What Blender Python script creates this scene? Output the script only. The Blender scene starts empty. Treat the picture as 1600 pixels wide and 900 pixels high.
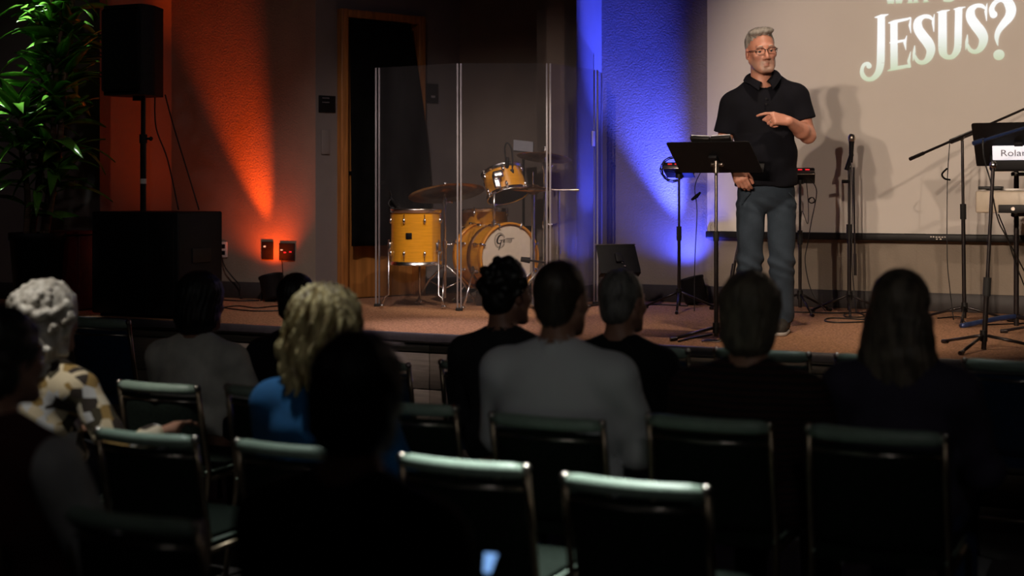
import bpy, bmesh, math, random
import numpy as np
from mathutils import Vector, Matrix
random.seed(7); RNG = np.random.RandomState(5)
SC = bpy.context.scene; COL = SC.collection
# ------------------------------------------------------------------ camera
F = 2200.0; CX = 800.0; HY = 295.0; H = 1.60      # focal length, centre and horizon in pixels of 1600x900; eye height
ST = H - 0.870                                     # stage floor height
cam = bpy.data.cameras.new('camera'); cam.sensor_width = 36; cam.lens = F / 1600 * 36
cam.shift_y = -(450 - HY) / 1600; cam.clip_start = .05
cam.dof.use_dof = True; cam.dof.focus_distance = 9.0; cam.dof.aperture_fstop = 1.5
camo = bpy.data.objects.new('camera', cam); COL.objects.link(camo)
camo.location = (0, 0, H); camo.rotation_euler = (math.pi / 2, 0, 0); SC.camera = camo
# ------------------------------------------------------------------ world, exposure
SC.view_settings.view_transform = 'Standard'; SC.view_settings.look = 'None'
SC.view_settings.exposure = 0.0; SC.view_settings.gamma = 1.0
w = bpy.data.worlds.new('world'); SC.world = w; w.use_nodes = True
w.node_tree.nodes['Background'].inputs[0].default_value = (.6, .55, .5, 1)
w.node_tree.nodes['Background'].inputs[1].default_value = 0.0008
# ------------------------------------------------------------------ lamps
def spot(name, loc, to, power, col, half, blend, size=.05):
    l = bpy.data.lights.new(name, 'SPOT'); l.energy = power; l.color = col; l.spot_size = math.radians(2 * half)
    l.spot_blend = blend; l.shadow_soft_size = size
    o = bpy.data.objects.new(name, l); COL.objects.link(o); o.location = loc
    o.rotation_euler = (Vector(to) - Vector(loc)).to_track_quat('-Z', 'Y').to_euler(); return o
def area(name, loc, to, power, col, sx, sy):
    l = bpy.data.lights.new(name, 'AREA'); l.energy = power; l.color = col; l.shape = 'RECTANGLE'; l.size = sx; l.size_y = sy
    o = bpy.data.objects.new(name, l); COL.objects.link(o); o.location = loc
    o.rotation_euler = (Vector(to) - Vector(loc)).to_track_quat('-Z', 'Y').to_euler(); return o
WARM = (1, .78, .60)
for lx, tx, pw, hf in ((-2.3, 2.85, 620, 13.2), (-1.7, 2.85, 620, 13.2), (-1.05, 2.95, 620, 13.2), (2.0, 3.2, 460, 13)): spot('stage_key_and_fill', (lx, 1.3, 3.5), (tx, 9.4, 2.0), pw, WARM, hf, .5, .05)  # the last one, from the right, is a fill added to soften the shadows
spot('stage_wash_lamp', (-1.0, 6.3, 4.15), (-.35, 10.0, 1.0), 300, (1, .80, .74), 27, .8, .06)
spot('stage_floor_lamp', (-.6, 8.4, 4.2), (-.45, 8.85, .73), 260, (.95, .80, .92), 12, .9, .06)
spot('stage_left_fill', (-1.4, 6.6, 4.15), (-1.9, 11, 1.6), 26, (1, .8, .75), 26, .9, .06)  # added fill to lift the dark left walls and door
spot('stage_left_fill', (-3.7, 7.4, 4.15), (-3.6, 10.9, 1.5), 16, (1, .82, .85), 24, .9, .06)  # added fill for the wall behind the plant
spot('drum_fill', (.9, 6.9, 4.2), (-.1, 10.4, .95), 430, (1, .80, .62), 12.5, .7, .04)  # added to brighten the drums and their chrome
spot('stage_floor_lamp', (1.7, 7.4, 4.2), (1.7, 8.3, .73), 150, WARM, 24, .9, .06)  # added to brighten the carpet on the right
spot('front_row_fill', (1.5, 6.5, 4.2), (1.4, 5.95, .9), 70, (.95, 1, .95), 13, .8, .05)  # added in place of stage spill on the front-row chair tops
spot('plant_lamp', (-3.25, 9.72, 4.25), (-3.29, 9.93, 2.6), 700, (.95, 1, .95), 15, .8, .03)
spot('aisle_lamp', (-2.6, 4.4, 4.1), (-1.80, 5.3, 1.15), 290, (1, .95, .85), 8.5, .5, .03)
spot('chair_lamp', (.25, 4.5, 4.1), (.1, 3.95, .8), 1500, (.95, 1, .95), 11, .8, .05)
spot('chair_lamp', (-1.1, 5.0, 4.1), (-1.0, 4.55, .8), 230, (.95, 1, .95), 12, .8, .05)
for tx, ty in ((-1.1, 5.7), (.95, 5.2)): spot('house_fill', (tx * .4, -1.0, 4.2), (tx, ty, 1.25), 62, (1, .97, .92), 17, .9, .35)  # added fill standing in for dim room light on the audience's backs
# ------------------------------------------------------------------ geometry helpers
A = math.radians(25); U = Vector((math.cos(A), -math.sin(A), 0)); W = Vector((math.sin(A), math.cos(A), 0)); Z = Vector((0, 0, 1))
def P(px, py, d): return Vector(((px - CX) / F * d, d, H - (py - HY) / F * d))
def G(px, d): return Vector(((px - CX) / F * d, d, ST))          # point on the stage floor
def frame_from(z, xhint=(1, 0, 0)):
    z = Vector(z).normalized(); x = Vector(xhint); x = x - z * x.dot(z)
    if x.length < 1e-4: x = Vector((0, 1, 0)); x = x - z * x.dot(z)
    x.normalize(); y = z.cross(x); return Matrix((x, y, z)).transposed()
class MB:
    def __init__(s): s.v = []; s.f = []; s.sm = []; s.mi = []; s.cur = 0
    def add(s, vs, fs, smooth=False):
        b = len(s.v); s.v += [Vector(q) for q in vs]
        for q in fs: s.f.append([b + i for i in q]); s.sm.append(smooth); s.mi.append(s.cur)
        return s
    def box(s, c, size, R=None, bev=0.0, seg=2):
        bm = bmesh.new(); bmesh.ops.create_cube(bm, size=1)
        for q in bm.verts: q.co = Vector((q.co.x * size[0], q.co.y * size[1], q.co.z * size[2]))
        if bev > 0: bmesh.ops.bevel(bm, geom=bm.edges[:], offset=bev, segments=seg, affect='EDGES', profile=.5)
        R = R or Matrix.Identity(3); c = Vector(c)
        bm.verts.index_update(); vs = [R @ q.co + c for q in bm.verts]; fs = [[q.index for q in fc.verts] for fc in bm.faces]; bm.free()
        return s.add(vs, fs, bev > 0)
    def lathe(s, prof, c=(0, 0, 0), R=None, n=24, a0=0, a1=2 * math.pi):
        R = R or Matrix.Identity(3); c = Vector(c); full = abs(a1 - a0 - 2 * math.pi) < 1e-6; m = n if full else n + 1
        vs = []; fs = []
        for r, z in prof:
            for i in range(m):
                t = a0 + (a1 - a0) * i / n; vs.append(R @ Vector((r * math.cos(t), r * math.sin(t), z)) + c)
        for k in range(len(prof) - 1):
            for i in range(n):
                j = (i + 1) % m; fs.append([k * m + i, k * m + j, (k + 1) * m + j, (k + 1) * m + i])
        return s.add(vs, fs, True)
    def cyl(s, p0, p1, r0, r1=None, n=14):
        p0 = Vector(p0); p1 = Vector(p1); r1 = r0 if r1 is None else r1; L = (p1 - p0).length
        R = frame_from(p1 - p0)
        s.lathe([(r0, 0), (r1, L)], p0, R, n)
        for k, (r, z) in enumerate(((r0, 0), (r1, L))):
            vs = [R @ Vector((r * math.cos(2 * math.pi * i / n), r * math.sin(2 * math.pi * i / n), z)) + p0 for i in range(n)]
            s.add(vs, [list(range(n))[::(-1 if k == 0 else 1)]])
        return s
    def tube(s, pts, r, n=8, closed=False):
        pts = [Vector(p) for p in pts]; m = len(pts); rs = r if isinstance(r, (list, tuple)) else [r] * m
        tan = []
        for i in range(m):
            if closed: t = pts[(i + 1) % m] - pts[i - 1]
            else: t = pts[min(i + 1, m - 1)] - pts[max(i - 1, 0)]
            tan.append(t.normalized() if t.length > 0 else Vector((0, 0, 1)))
        x = frame_from(tan[0]).col[0]; vs = []; fs = []
        for i in range(m):
            x = x - tan[i] * x.dot(tan[i]); x.normalize(); y = tan[i].cross(x)
            for k in range(n):
                t = 2 * math.pi * k / n; vs.append(pts[i] + (x * math.cos(t) + y * math.sin(t)) * rs[i])
        for i in range(m if closed else m - 1):
            for k in range(n):
                a = i * n + k; b = i * n + (k + 1) % n; j = ((i + 1) % m) * n
                fs.append([a, b, j + (k + 1) % n, j + k])
        if not closed: fs.append(list(range(n))[::-1]); fs.append([(m - 1) * n + k for k in range(n)])
        return s.add(vs, fs, True)
    def sphere(s, c, r, n=14, sc=(1, 1, 1), R=None):
        prof = [(math.cos(-math.pi / 2 + math.pi * i / (n // 2 + 1)), math.sin(-math.pi / 2 + math.pi * i / (n // 2 + 1))) for i in range(n // 2 + 2)]
        R = R or Matrix.Identity(3); c = Vector(c); b = len(s.v); s.lathe([(max(p, 1e-5), q) for p, q in prof], (0, 0, 0), None, n)
        for i in range(b, len(s.v)): q = s.v[i]; s.v[i] = R @ Vector((q.x * sc[0] * r, q.y * sc[1] * r, q.z * sc[2] * r)) + c
        return s
    def prism(s, poly, t, o, ex, ey):
        """flat polygon (2d) in the plane o+ex*x+ey*y, extruded by t along ex x ey"""
        o = Vector(o); ex = Vector(ex); ey = Vector(ey); nz = ex.cross(ey).normalized(); n = len(poly)
        vs = [o + ex * x + ey * y for x, y in poly] + [o + ex * x + ey * y + nz * t for x, y in poly]
        fs = [list(range(n))[::-1], [n + i for i in range(n)]] + [[i, (i + 1) % n, n + (i + 1) % n, n + i] for i in range(n)]
        return s.add(vs, fs)
    def stroke(s, pts, o, ex, ey, t=0.0):
        """brush stroke of varying width in a plane: pts = (x, y, width)"""
        o = Vector(o); ex = Vector(ex); ey = Vector(ey); nz = ex.cross(ey).normalized(); L = []; m = len(pts)
        for i in range(m):
            a = Vector(pts[max(i - 1, 0)][:2]); b = Vector(pts[min(i + 1, m - 1)][:2]); d = (b - a)
            d = d.normalized() if d.length else Vector((1, 0)); nrm = Vector((-d.y, d.x)); c = Vector(pts[i][:2]); h = pts[i][2] / 2
            L.append(c + nrm * h); L.append(c - nrm * h)
        vs = [o + ex * q.x + ey * q.y + nz * t for q in L]
        return s.add(vs, [[2 * i, 2 * i + 1, 2 * i + 3, 2 * i + 2] for i in range(m - 1)])
    def disc(s, c, r, o, ex, ey, t=0.0, n=20):
        o = Vector(o); ex = Vector(ex); ey = Vector(ey); nz = ex.cross(ey).normalized()
        vs = [o + ex * (c[0] + r * math.cos(2 * math.pi * i / n)) + ey * (c[1] + r * math.sin(2 * math.pi * i / n)) + nz * t for i in range(n)]
        return s.add(vs, [list(range(n))])
WM = {}
def me_obj(name, me, mats, parent=None):
    for m in (mats if isinstance(mats, (list, tuple)) else [mats]): me.materials.append(m)
    o = bpy.data.objects.new(name, me); COL.objects.link(o)
    if parent is not None: o.parent = parent; WM[o.name] = WM[parent.name]
    else: WM[o.name] = Matrix.Identity(4)
    return o
def obj(name, mb, mats, parent=None, origin=None):
    M = WM[parent.name].inverted() if parent is not None else Matrix.Identity(4)
    if origin is not None: M = Matrix.Translation(-Vector(origin))
    me = bpy.data.meshes.new(name); me.from_pydata([tuple(M @ q) for q in mb.v], [], mb.f)
    me.polygons.foreach_set('use_smooth', mb.sm); me.polygons.foreach_set('material_index', mb.mi); me.update()
    o = me_obj(name, me, mats, parent)
    if origin is not None: o.location = origin; WM[o.name] = Matrix.Translation(Vector(origin))
    return o
def tag(o, label=None, cat=None, group=None, kind=None):
    if label: o['label'] = label
    if cat: o['category'] = cat
    if group: o['group'] = group
    if kind: o['kind'] = kind
    return o
def thing(name, label, cat, loc=(0, 0, 0), rz=0, group=None):
    o = bpy.data.objects.new(name, None); COL.objects.link(o); o.empty_display_size = .1
    o.location = loc; o.rotation_euler = (0, 0, rz); WM[o.name] = Matrix.Translation(Vector(loc)) @ Matrix.Rotation(rz, 4, 'Z')
    return tag(o, label, cat, group)
def struct(name, mb, mats, parent=None):
    o = obj(name, mb, mats, parent)
    if parent is None: o['kind'] = 'structure'
    return o
def smooth_path(pts, k=6):
    pts = [Vector(p) for p in pts]; out = []
    for i in range(len(pts) - 1):
        p0 = pts[max(i - 1, 0)]; p1 = pts[i]; p2 = pts[i + 1]; p3 = pts[min(i + 2, len(pts) - 1)]
        for j in range(k):
            t = j / k; out.append(.5 * (2 * p1 + (p2 - p0) * t + (2 * p0 - 5 * p1 + 4 * p2 - p3) * t * t + (3 * p1 - p0 - 3 * p2 + p3) * t ** 3))
    return out + [pts[-1]]
def rounded(poly, r, k=4):
    out = []; n = len(poly)
    for i in range(n):
        p = Vector(poly[i]); a = Vector(poly[i - 1]); b = Vector(poly[(i + 1) % n])
        pa = p + (a - p).normalized() * r; pb = p + (b - p).normalized() * r
        for j in range(k + 1): t = j / k; out.append(tuple((1 - t) ** 2 * pa + 2 * t * (1 - t) * p + t * t * pb))
    return out
# ------------------------------------------------------------------ materials
def mat(name, col, rough=.5, metal=0.0, var=0.0, vscale=20.0, bump=0.0, bscale=60.0, stretch=(1, 1, 1), emit=None, es=0.0, spec=.5, col2=None, coords='Object', detail=3.0, sheen=0.0):
    m = bpy.data.materials.new(name); m.use_nodes = True; nt = m.node_tree; b = nt.nodes['Principled BSDF']
    b.inputs['Base Color'].default_value = (*col, 1); b.inputs['Roughness'].default_value = rough; b.inputs['Metallic'].default_value = metal
    b.inputs['Specular IOR Level'].default_value = spec
    if sheen: b.inputs['Sheen Weight'].default_value = sheen
    if emit: b.inputs['Emission Color'].default_value = (*emit, 1); b.inputs['Emission Strength'].default_value = es
    tc = nt.nodes.new('ShaderNodeTexCoord'); mp = nt.nodes.new('ShaderNodeMapping'); mp.inputs['Scale'].default_value = stretch
    nt.links.new(tc.outputs[coords], mp.inputs['Vector'])
    if var > 0 or col2:
        n = nt.nodes.new('ShaderNodeTexNoise'); n.inputs['Scale'].default_value = vscale; n.inputs['Detail'].default_value = detail
        nt.links.new(mp.outputs[0], n.inputs['Vector'])
        mx = nt.nodes.new('ShaderNodeMix'); mx.data_type = 'RGBA'
        c2 = col2 or tuple(min(1, c * (1 + var)) for c in col); c1 = col if col2 else tuple(c * (1 - var) for c in col)
        mx.inputs[6].default_value = (*c1, 1); mx.inputs[7].default_value = (*c2, 1)
        mr = nt.nodes.new('ShaderNodeMapRange'); mr.inputs[1].default_value = .35; mr.inputs[2].default_value = .65
        nt.links.new(n.outputs[0], mr.inputs[0]); nt.links.new(mr.outputs[0], mx.inputs[0]); nt.links.new(mx.outputs[2], b.inputs['Base Color'])
    if bump > 0:
        n = nt.nodes.new('ShaderNodeTexNoise'); n.inputs['Scale'].default_value = bscale; n.inputs['Detail'].default_value = detail
        nt.links.new(mp.outputs[0], n.inputs['Vector'])
        bp = nt.nodes.new('ShaderNodeBump'); bp.inputs['Strength'].default_value = 1.0; bp.inputs['Distance'].default_value = bump
        nt.links.new(n.outputs[0], bp.inputs['Height']); nt.links.new(bp.outputs[0], b.inputs['Normal'])
    return m
def stripes(m, c1, c2, scale, axis='X', duty=.5, coords='Object'):
    nt = m.node_tree; b = nt.nodes['Principled BSDF']; tc = nt.nodes.new('ShaderNodeTexCoord')
    wv = nt.nodes.new('ShaderNodeTexWave'); wv.bands_direction = axis; wv.inputs['Scale'].default_value = scale; wv.inputs['Distortion'].default_value = .4
    nt.links.new(tc.outputs[coords], wv.inputs['Vector']); mx = nt.nodes.new('ShaderNodeMix'); mx.data_type = 'RGBA'
    mr = nt.nodes.new('ShaderNodeMapRange'); mr.inputs[1].default_value = duty - .1; mr.inputs[2].default_value = duty + .1
    nt.links.new(wv.outputs[1], mr.inputs[0]); nt.links.new(mr.outputs[0], mx.inputs[0])
    mx.inputs[6].default_value = (*c1, 1); mx.inputs[7].default_value = (*c2, 1); nt.links.new(mx.outputs[2], b.inputs['Base Color']); return m
M_wall = mat('textured_tan_plaster', (.255, .212, .168), .85, var=.05, vscale=6, bump=.0032, bscale=80, detail=4)
M_wall2 = mat('smooth_tan_paint', (.20, .175, .165), .8, var=.04, vscale=5, bump=.0008, bscale=90)
M_dwall = mat('brown_paint', (.22, .175, .14), .8, var=.05, vscale=5, bump=.0008, bscale=90)
M_base = mat('dark_vinyl_base', (.035, .03, .03), .6, var=.1)
M_carpet = mat('stage_carpet', (.26, .125, .058), .95, col2=(.60, .31, .16), vscale=75, bump=.006, bscale=180, detail=5)
M_hall = mat('hall_carpet', (.02, .018, .018), .95, var=.3, vscale=60, bump=.003, bscale=200)
M_ceil = mat('ceiling_paint', (.06, .06, .06), .9, var=.1)
M_board = mat('riser_board', (.24, .20, .16), .6, var=.15, vscale=4, stretch=(1, 1, 14), bump=.001, bscale=40)
M_nose = mat('nosing_strip', (.10, .09, .10), .35, var=.1)
M_wood = mat('honey_wood', (.42, .17, .045), .4, var=.25, vscale=5, stretch=(9, 9, .6), bump=.0006, bscale=12)
M_wood2 = mat('door_wood', (.38, .16, .04), .4, var=.2, vscale=3, stretch=(8, 8, .5))
M_black = mat('black_paint', (.005, .005, .006), .6, var=.2, spec=.25)
M_blackm = mat('black_metal', (.009, .0085, .0085), .5, 0, var=.2, spec=.3)
M_pole = mat('dark_tube', (.03, .024, .024), .3, .6, var=.2)
M_cloth = mat('black_drape', (.004, .004, .004), .95, var=.3, vscale=8, spec=.1)
M_grille = mat('speaker_grille', (.004, .004, .004), .7, var=.3, vscale=200, spec=.2)
M_rubber = mat('rubber', (.008, .008, .008), .8, var=.2)
M_chrome = mat('chrome', (.80, .78, .77), .24, 1.0, var=.04)
M_steel = mat('brushed_steel', (.45, .40, .36), .28, 1.0, var=.08, vscale=40)
M_white = mat('white_plastic', (.75, .72, .68), .4, var=.03)
M_screen = mat('projection_screen', (.66, .62, .58), .9, var=.015, vscale=3)
M_letter = mat('lit_lettering', (.2, .2, .2), .8, emit=(1, 1, 1), es=.9)
M_red = mat('red_indicator', (.3, .0, .0), .4, emit=(1, .03, .04), es=.9)
M_amber = mat('pale_indicator', (.2, .2, .1), .4, emit=(.9, .8, .55), es=.5)
M_maple = mat('amber_maple', (.80, .36, .025), .25, var=.07, vscale=4, stretch=(2, 2, 22))
M_maple.node_tree.nodes['Principled BSDF'].inputs['Coat Weight'].default_value = .6
M_hoopw = mat('amber_hoop', (.72, .30, .03), .25, var=.1, vscale=6)
M_skinhead = mat('coated_drum_head', (.72, .64, .52), .6, var=.03, vscale=30)
M_ink = mat('black_ink', (.008, .007, .007), .6, var=.1)
M_brass = mat('cymbal_bronze', (.38, .20, .07), .28, 1.0, var=.2, vscale=30, bump=.0004, bscale=80)
M_paper = mat('white_paper', (.75, .78, .82), .7, var=.03)
M_cable = mat('black_cable', (.006, .006, .006), .5, var=.2)
M_blue = mat('painted_blue_light_tube', (.03, .05, .14), .3, .4, var=.2)  # blue stage light put into the tube colour, for one arm and foot
M_keys = mat('pale_keyboard', (.50, .43, .34), .4, var=.05)
M_cabred = mat('dark_red_laminate', (.10, .006, .006), .4, var=.2)
M_leaf = mat('dracaena_leaf', (.035, .13, .015), .22, col2=(.10, .30, .03), vscale=7, bump=.0008, bscale=20)
M_cane = mat('cane_bark', (.13, .08, .045), .8, var=.3, vscale=12, stretch=(1, 1, 8), bump=.003, bscale=20)
M_soil = mat('soil', (.02, .013, .009), .95, var=.3)
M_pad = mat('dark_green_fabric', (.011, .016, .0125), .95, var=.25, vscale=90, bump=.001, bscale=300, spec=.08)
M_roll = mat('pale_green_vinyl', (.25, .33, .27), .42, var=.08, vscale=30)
M_padn = mat('navy_fabric', (.010, .030, .075), .9, var=.25, vscale=90, bump=.001, bscale=300)
M_padt = mat('teal_weave', (.045, .085, .085), .9, var=.3, vscale=30, stretch=(1, 1, 5), bump=.001, bscale=200)
M_frame = mat('bronze_tube', (.22, .17, .12), .3, .9, var=.15)
# gradient of the projected letters: white above, pale green below
nt = M_letter.node_tree; tc = nt.nodes.new('ShaderNodeTexCoord'); sp = nt.nodes.new('ShaderNodeSeparateXYZ'); nt.links.new(tc.outputs['Generated'], sp.inputs[0])
cr = nt.nodes.new('ShaderNodeValToRGB'); cr.color_ramp.elements[0].color = (.50, .60, .40, 1); cr.color_ramp.elements[1].color = (.95, .98, 1, 1); cr.color_ramp.elements[1].position = .55
nt.links.new(sp.outputs[2], cr.inputs[0]); nt.links.new(cr.outputs[0], nt.nodes['Principled BSDF'].inputs['Emission Color'])
# clear acrylic
M_acr = bpy.data.materials.new('clear_acrylic'); M_acr.use_nodes = True; nt = M_acr.node_tree; nt.nodes.clear()
ou = nt.nodes.new('ShaderNodeOutputMaterial'); tr = nt.nodes.new('ShaderNodeBsdfTransparent'); tr.inputs[0].default_value = (.95, .95, .96, 1)
gl = nt.nodes.new('ShaderNodeBsdfGlossy'); gl.inputs['Roughness'].default_value = .03; df = nt.nodes.new('ShaderNodeBsdfDiffuse'); df.inputs[0].default_value = (.6, .58, .6, 1)
lw = nt.nodes.new('ShaderNodeLayerWeight'); lw.inputs[0].default_value = .5; pw_ = nt.nodes.new('ShaderNodeMath'); pw_.operation = 'POWER'; pw_.inputs[1].default_value = 4.0; nt.links.new(lw.outputs['Facing'], pw_.inputs[0]); fr = nt.nodes.new('ShaderNodeMath'); fr.operation = 'MULTIPLY_ADD'; fr.inputs[1].default_value = .7; fr.inputs[2].default_value = .03; nt.links.new(pw_.outputs[0], fr.inputs[0]); m1 = nt.nodes.new('ShaderNodeMixShader'); m2 = nt.nodes.new('ShaderNodeMixShader')
nz = nt.nodes.new('ShaderNodeTexNoise'); nz.inputs['Scale'].default_value = 3; mr = nt.nodes.new('ShaderNodeMapRange'); mr.inputs[3].default_value = .008; mr.inputs[4].default_value = .028
nt.links.new(nz.outputs[0], mr.inputs[0]); nt.links.new(mr.outputs[0], m1.inputs[0]); nt.links.new(tr.outputs[0], m1.inputs[1]); nt.links.new(df.outputs[0], m1.inputs[2])
nt.links.new(fr.outputs[0], m2.inputs[0]); nt.links.new(m1.outputs[0], m2.inputs[1]); nt.links.new(gl.outputs[0], m2.inputs[2]); nt.links.new(m2.outputs[0], ou.inputs[0])
M_hinge = mat('frosted_hinge', (.32, .30, .32), .35, var=.05)
# ------------------------------------------------------------------ room shell
GA = Vector((2.34, 10.3, 0))                                   # a point on the screen wall line
def Gp(t): return GA + U * t
def g_at(px, off=0.0):                                         # where the sight line at px meets the screen wall (off = towards the hall)
    k = (px - CX) / F; o = GA - W * off
    # o.x + U.x t = k (o.y + U.y t)
    t = (k * o.y - o.x) / (U.x - k * U.y); return o + U * t
CZ = 4.3
c1 = g_at(940); c2 = c1 - W * .517; c3 = c2 - U * .326
D0 = Vector((-.44, 11.84, 0)); B1 = Vector((-1.521, 10.9, 0)); B0 = B1 - U * 1.387; A0 = B0 - W * .85; L0 = A0 - U * 3.6
C_dir = (D0 - B1).normalized()
def wall(name, a, b, m, thick=.12, z0=0, z1=CZ, base=True, bname=None):
    a = Vector(a); b = Vector(b); d = (b - a); n = Vector((d.y, -d.x, 0)).normalized()       # room side = right of a->b
    mb = MB(); c = (a + b) / 2 - n * thick / 2; c.z = (z0 + z1) / 2
    R = Matrix((d.normalized(), -n, Z)).transposed(); mb.box(c, (d.length, thick, z1 - z0), R); struct(name, mb, m)
    if base:
        mb = MB(); c = (a + b) / 2 + n * .006; mb.box((c.x, c.y, ST + .066), (d.length - .004, .012, .13), R, .003, 1); struct(bname or name.replace('wall', 'baseboard'), mb, M_base)
wall('wall_screen', c1, Gp(4.2), M_wall)
wall('wall_blue_return', c2, c1, M_wall2, .1)
wall('wall_pilaster', c3, c2, M_dwall, .1)
wall('wall_alcove', D0, c3 + W * .75, M_dwall, .1)
wall('wall_pilaster_back', c3 + W * .75, c3, M_dwall, .08, base=False)
wall('wall_orange', B0, B1, M_wall)
wall('wall_speaker_return', A0, B0, M_wall2, .1)
wall('wall_plant', L0, A0, M_wall2)
# door wall with an opening
DT0, DT1, DZ = .262, .965, ST + 2.215
for nm, a, b, z0, z1 in (('wall_door_left', 0, DT0, 0, CZ), ('wall_door_right', DT1, (D0 - B1).length, 0, CZ), ('wall_door_head', DT0, DT1, DZ, CZ)):
    wall(nm, B1 + C_dir * a, B1 + C_dir * b, M_wall2, .1, z0, z1, base=(z0 == 0))
# outer shell, floor, ceiling
mb = MB(); mb.box((0, 3.5, -.05), (18, 22, .1)); struct('floor', mb, M_hall)
mb = MB(); mb.box((0, 3.5, CZ + .05), (18, 22, .1)); struct('ceiling', mb, M_ceil)
mb = MB(); mb.box((-6.6, 3.5, CZ / 2), (.12, 22, CZ)); struct('wall_left', mb, M_dwall)
mb = MB(); mb.box((6.6, 3.5, CZ / 2), (.12, 22, CZ)); struct('wall_right', mb, M_dwall)
mb = MB(); mb.box((0, -4.2, CZ / 2), (13.2, .12, CZ)); struct('wall_back', mb, M_dwall)
# stage deck
E0 = Vector((1.69, 7.43, 0)); ea = E0 - U * 7.3; eb = E0 + U * 5.2
poly = [ea, eb, Gp(4.2), c1, c2, c3, c3 + W * .75, D0, B1 + C_dir * DT1 - Vector((.05, -.06, 0)) * 0, B1, B0, A0, L0]
mb = MB(); n = len(poly); vs = [Vector((q.x, q.y, ST)) for q in poly] + [Vector((q.x, q.y, ST - .05)) for q in poly]
mb.add(vs, [list(range(n)), [2 * n - 1 - i for i in range(n)]] + [[(i + 1) % n, i, n + i, n + (i + 1) % n] for i in range(n)])
bm = bmesh.new(); me = bpy.data.meshes.new('x'); me.from_pydata([tuple(q) for q in mb.v], [], mb.f); bm.from_mesh(me); bmesh.ops.triangulate(bm, faces=[f for f in bm.faces if len(f.verts) > 4]); bmesh.ops.recalc_face_normals(bm, faces=bm.faces)
bm.to_mesh(me); bm.free(); me.name = 'stage_floor'; o = me_obj('floor_stage', me, M_carpet); o['kind'] = 'structure'
# riser: nosing and boards
ris = thing('trim_stage_riser', None, None); ris['kind'] = 'structure'
Rr = Matrix((U, W, Z)).transposed(); ln = (eb - ea).length; mid = (ea + eb) / 2
mb = MB(); mb.box(mid + Z * (ST - .022) - W * .008, (ln, .03, .05), Rr, .006); o = obj('nosing', mb, M_nose, ris)
mb = MB(); mb.box(mid + Z * (ST - .052) - W * .012, (ln, .03, .008), Rr); o = obj('metal_strip', mb, M_steel, ris)
seams = [0, 1.22, 2.44, 3.66, 4.88, 6.1, 7.32, 8.54, 9.76, 10.98, ln]
mb = MB(); mb.box(mid + Z * (ST / 2 - .03) + W * .055, (ln, .02, ST - .07), Rr); obj('backing', mb, M_black, ris)
for k, (z1, z0) in enumerate(((ST - .058, ST - .112), (ST - .118, ST - .335), (ST - .341, ST - .56), (ST - .566, .005))):
    for i in range(10):
        mb = MB(); a = seams[i]; b = seams[i + 1]; mb.box(ea + U * ((a + b) / 2) + Z * ((z0 + z1) / 2) + W * .028, (b - a - .005, .03, z1 - z0), Rr, .003, 1); obj('board', mb, M_board, ris)
# ------------------------------------------------------------------ door, drape, frame
Nc = Vector((C_dir.y, -C_dir.x, 0))
def Cp(t, z, off=0.0): q = B1 + C_dir * t + Nc * off; return Vector((q.x, q.y, z))
Rc = Matrix((C_dir, -Nc, Z)).transposed()
dr = thing('door_1', None, None, Cp((DT0 + DT1) / 2, ST)); dr['kind'] = 'structure'
mb = MB(); mb.box(Cp((DT0 + DT1) / 2, ST + 1.1, -.06), (DT1 - DT0 - .01, .045, 2.19), Rc); obj('door_leaf', mb, M_wood2, dr)
mb = MB(); fw = .065
for t in (DT0 - fw / 2 + .004, DT1 + fw / 2 - .004): mb.box(Cp(t, ST + 1.14, .0), (fw, .13, 2.28), Rc, .006)
mb.box(Cp((DT0 + DT1) / 2, DZ + fw / 2 - .002, .0), (DT1 - DT0, .128, fw), Rc, .006); obj('door_frame', mb, M_wood, dr)
mb = MB(); mb.cyl(Cp(DT0 + .07, ST + 1.0, -.03), Cp(DT0 + .07, ST + 1.0, .02), .01); mb.cyl(Cp(DT0 + .07, ST + 1.0, .015), Cp(DT0 + .17, ST + 1.0, .015), .009); obj('door_handle', mb, M_steel, dr)
# black drape hung over the door: bellied sheet with folds and thickness
def drape_right(z):                                         # right edge follows a belly
    u = (DZ - z) / (DZ - ST - .42); return DT0 + .012 + .585 * (1 + .31 * math.sin(min(u, 1) * math.pi * .56))
mb = MB(); nu, nv = 36, 22; front = []; back = []
for j in range(nv + 1):
    z = DZ - .01 - (DZ - ST - .43) * j / nv; r = drape_right(z)
    for i in range(nu + 1):
        s_ = i / nu; t = DT0 + .012 + (r - DT0 - .012) * s_
        off = .075 + .05 * math.sin(j / nv * math.pi * .55) * (.35 + s_ * .65) + .012 * math.sin(s_ * 22 + j * .05) * (j / nv)
        front.append(Cp(t, z, off)); back.append(Cp(t, z, off - .012))
m_ = (nu + 1) * (nv + 1); fs = []
for j in range(nv):
    for i in range(nu):
        a = j * (nu + 1) + i; fs.append([a, a + nu + 1, a + nu + 2, a + 1]); fs.append([m_ + a, m_ + a + 1, m_ + a + nu + 2, m_ + a + nu + 1])
for j in range(nv):
    a = j * (nu + 1); fs.append([a, m_ + a, m_ + a + nu + 1, a + nu + 1]); b = a + nu; fs.append([b, b + nu + 1, m_ + b + nu + 1, m_ + b])
for i in range(nu): fs.append([i, i + 1, m_ + i + 1, m_ + i]); a = nv * (nu + 1) + i; fs.append([a, m_ + a, m_ + a + 1, a + 1])
mb.add(front + back, fs, True)
o = obj('black_drape', mb, M_cloth, None, Cp(DT0, ST + .44, .08)); tag(o, 'black cloth hung over the upper part of the wooden door', 'drape')
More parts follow.
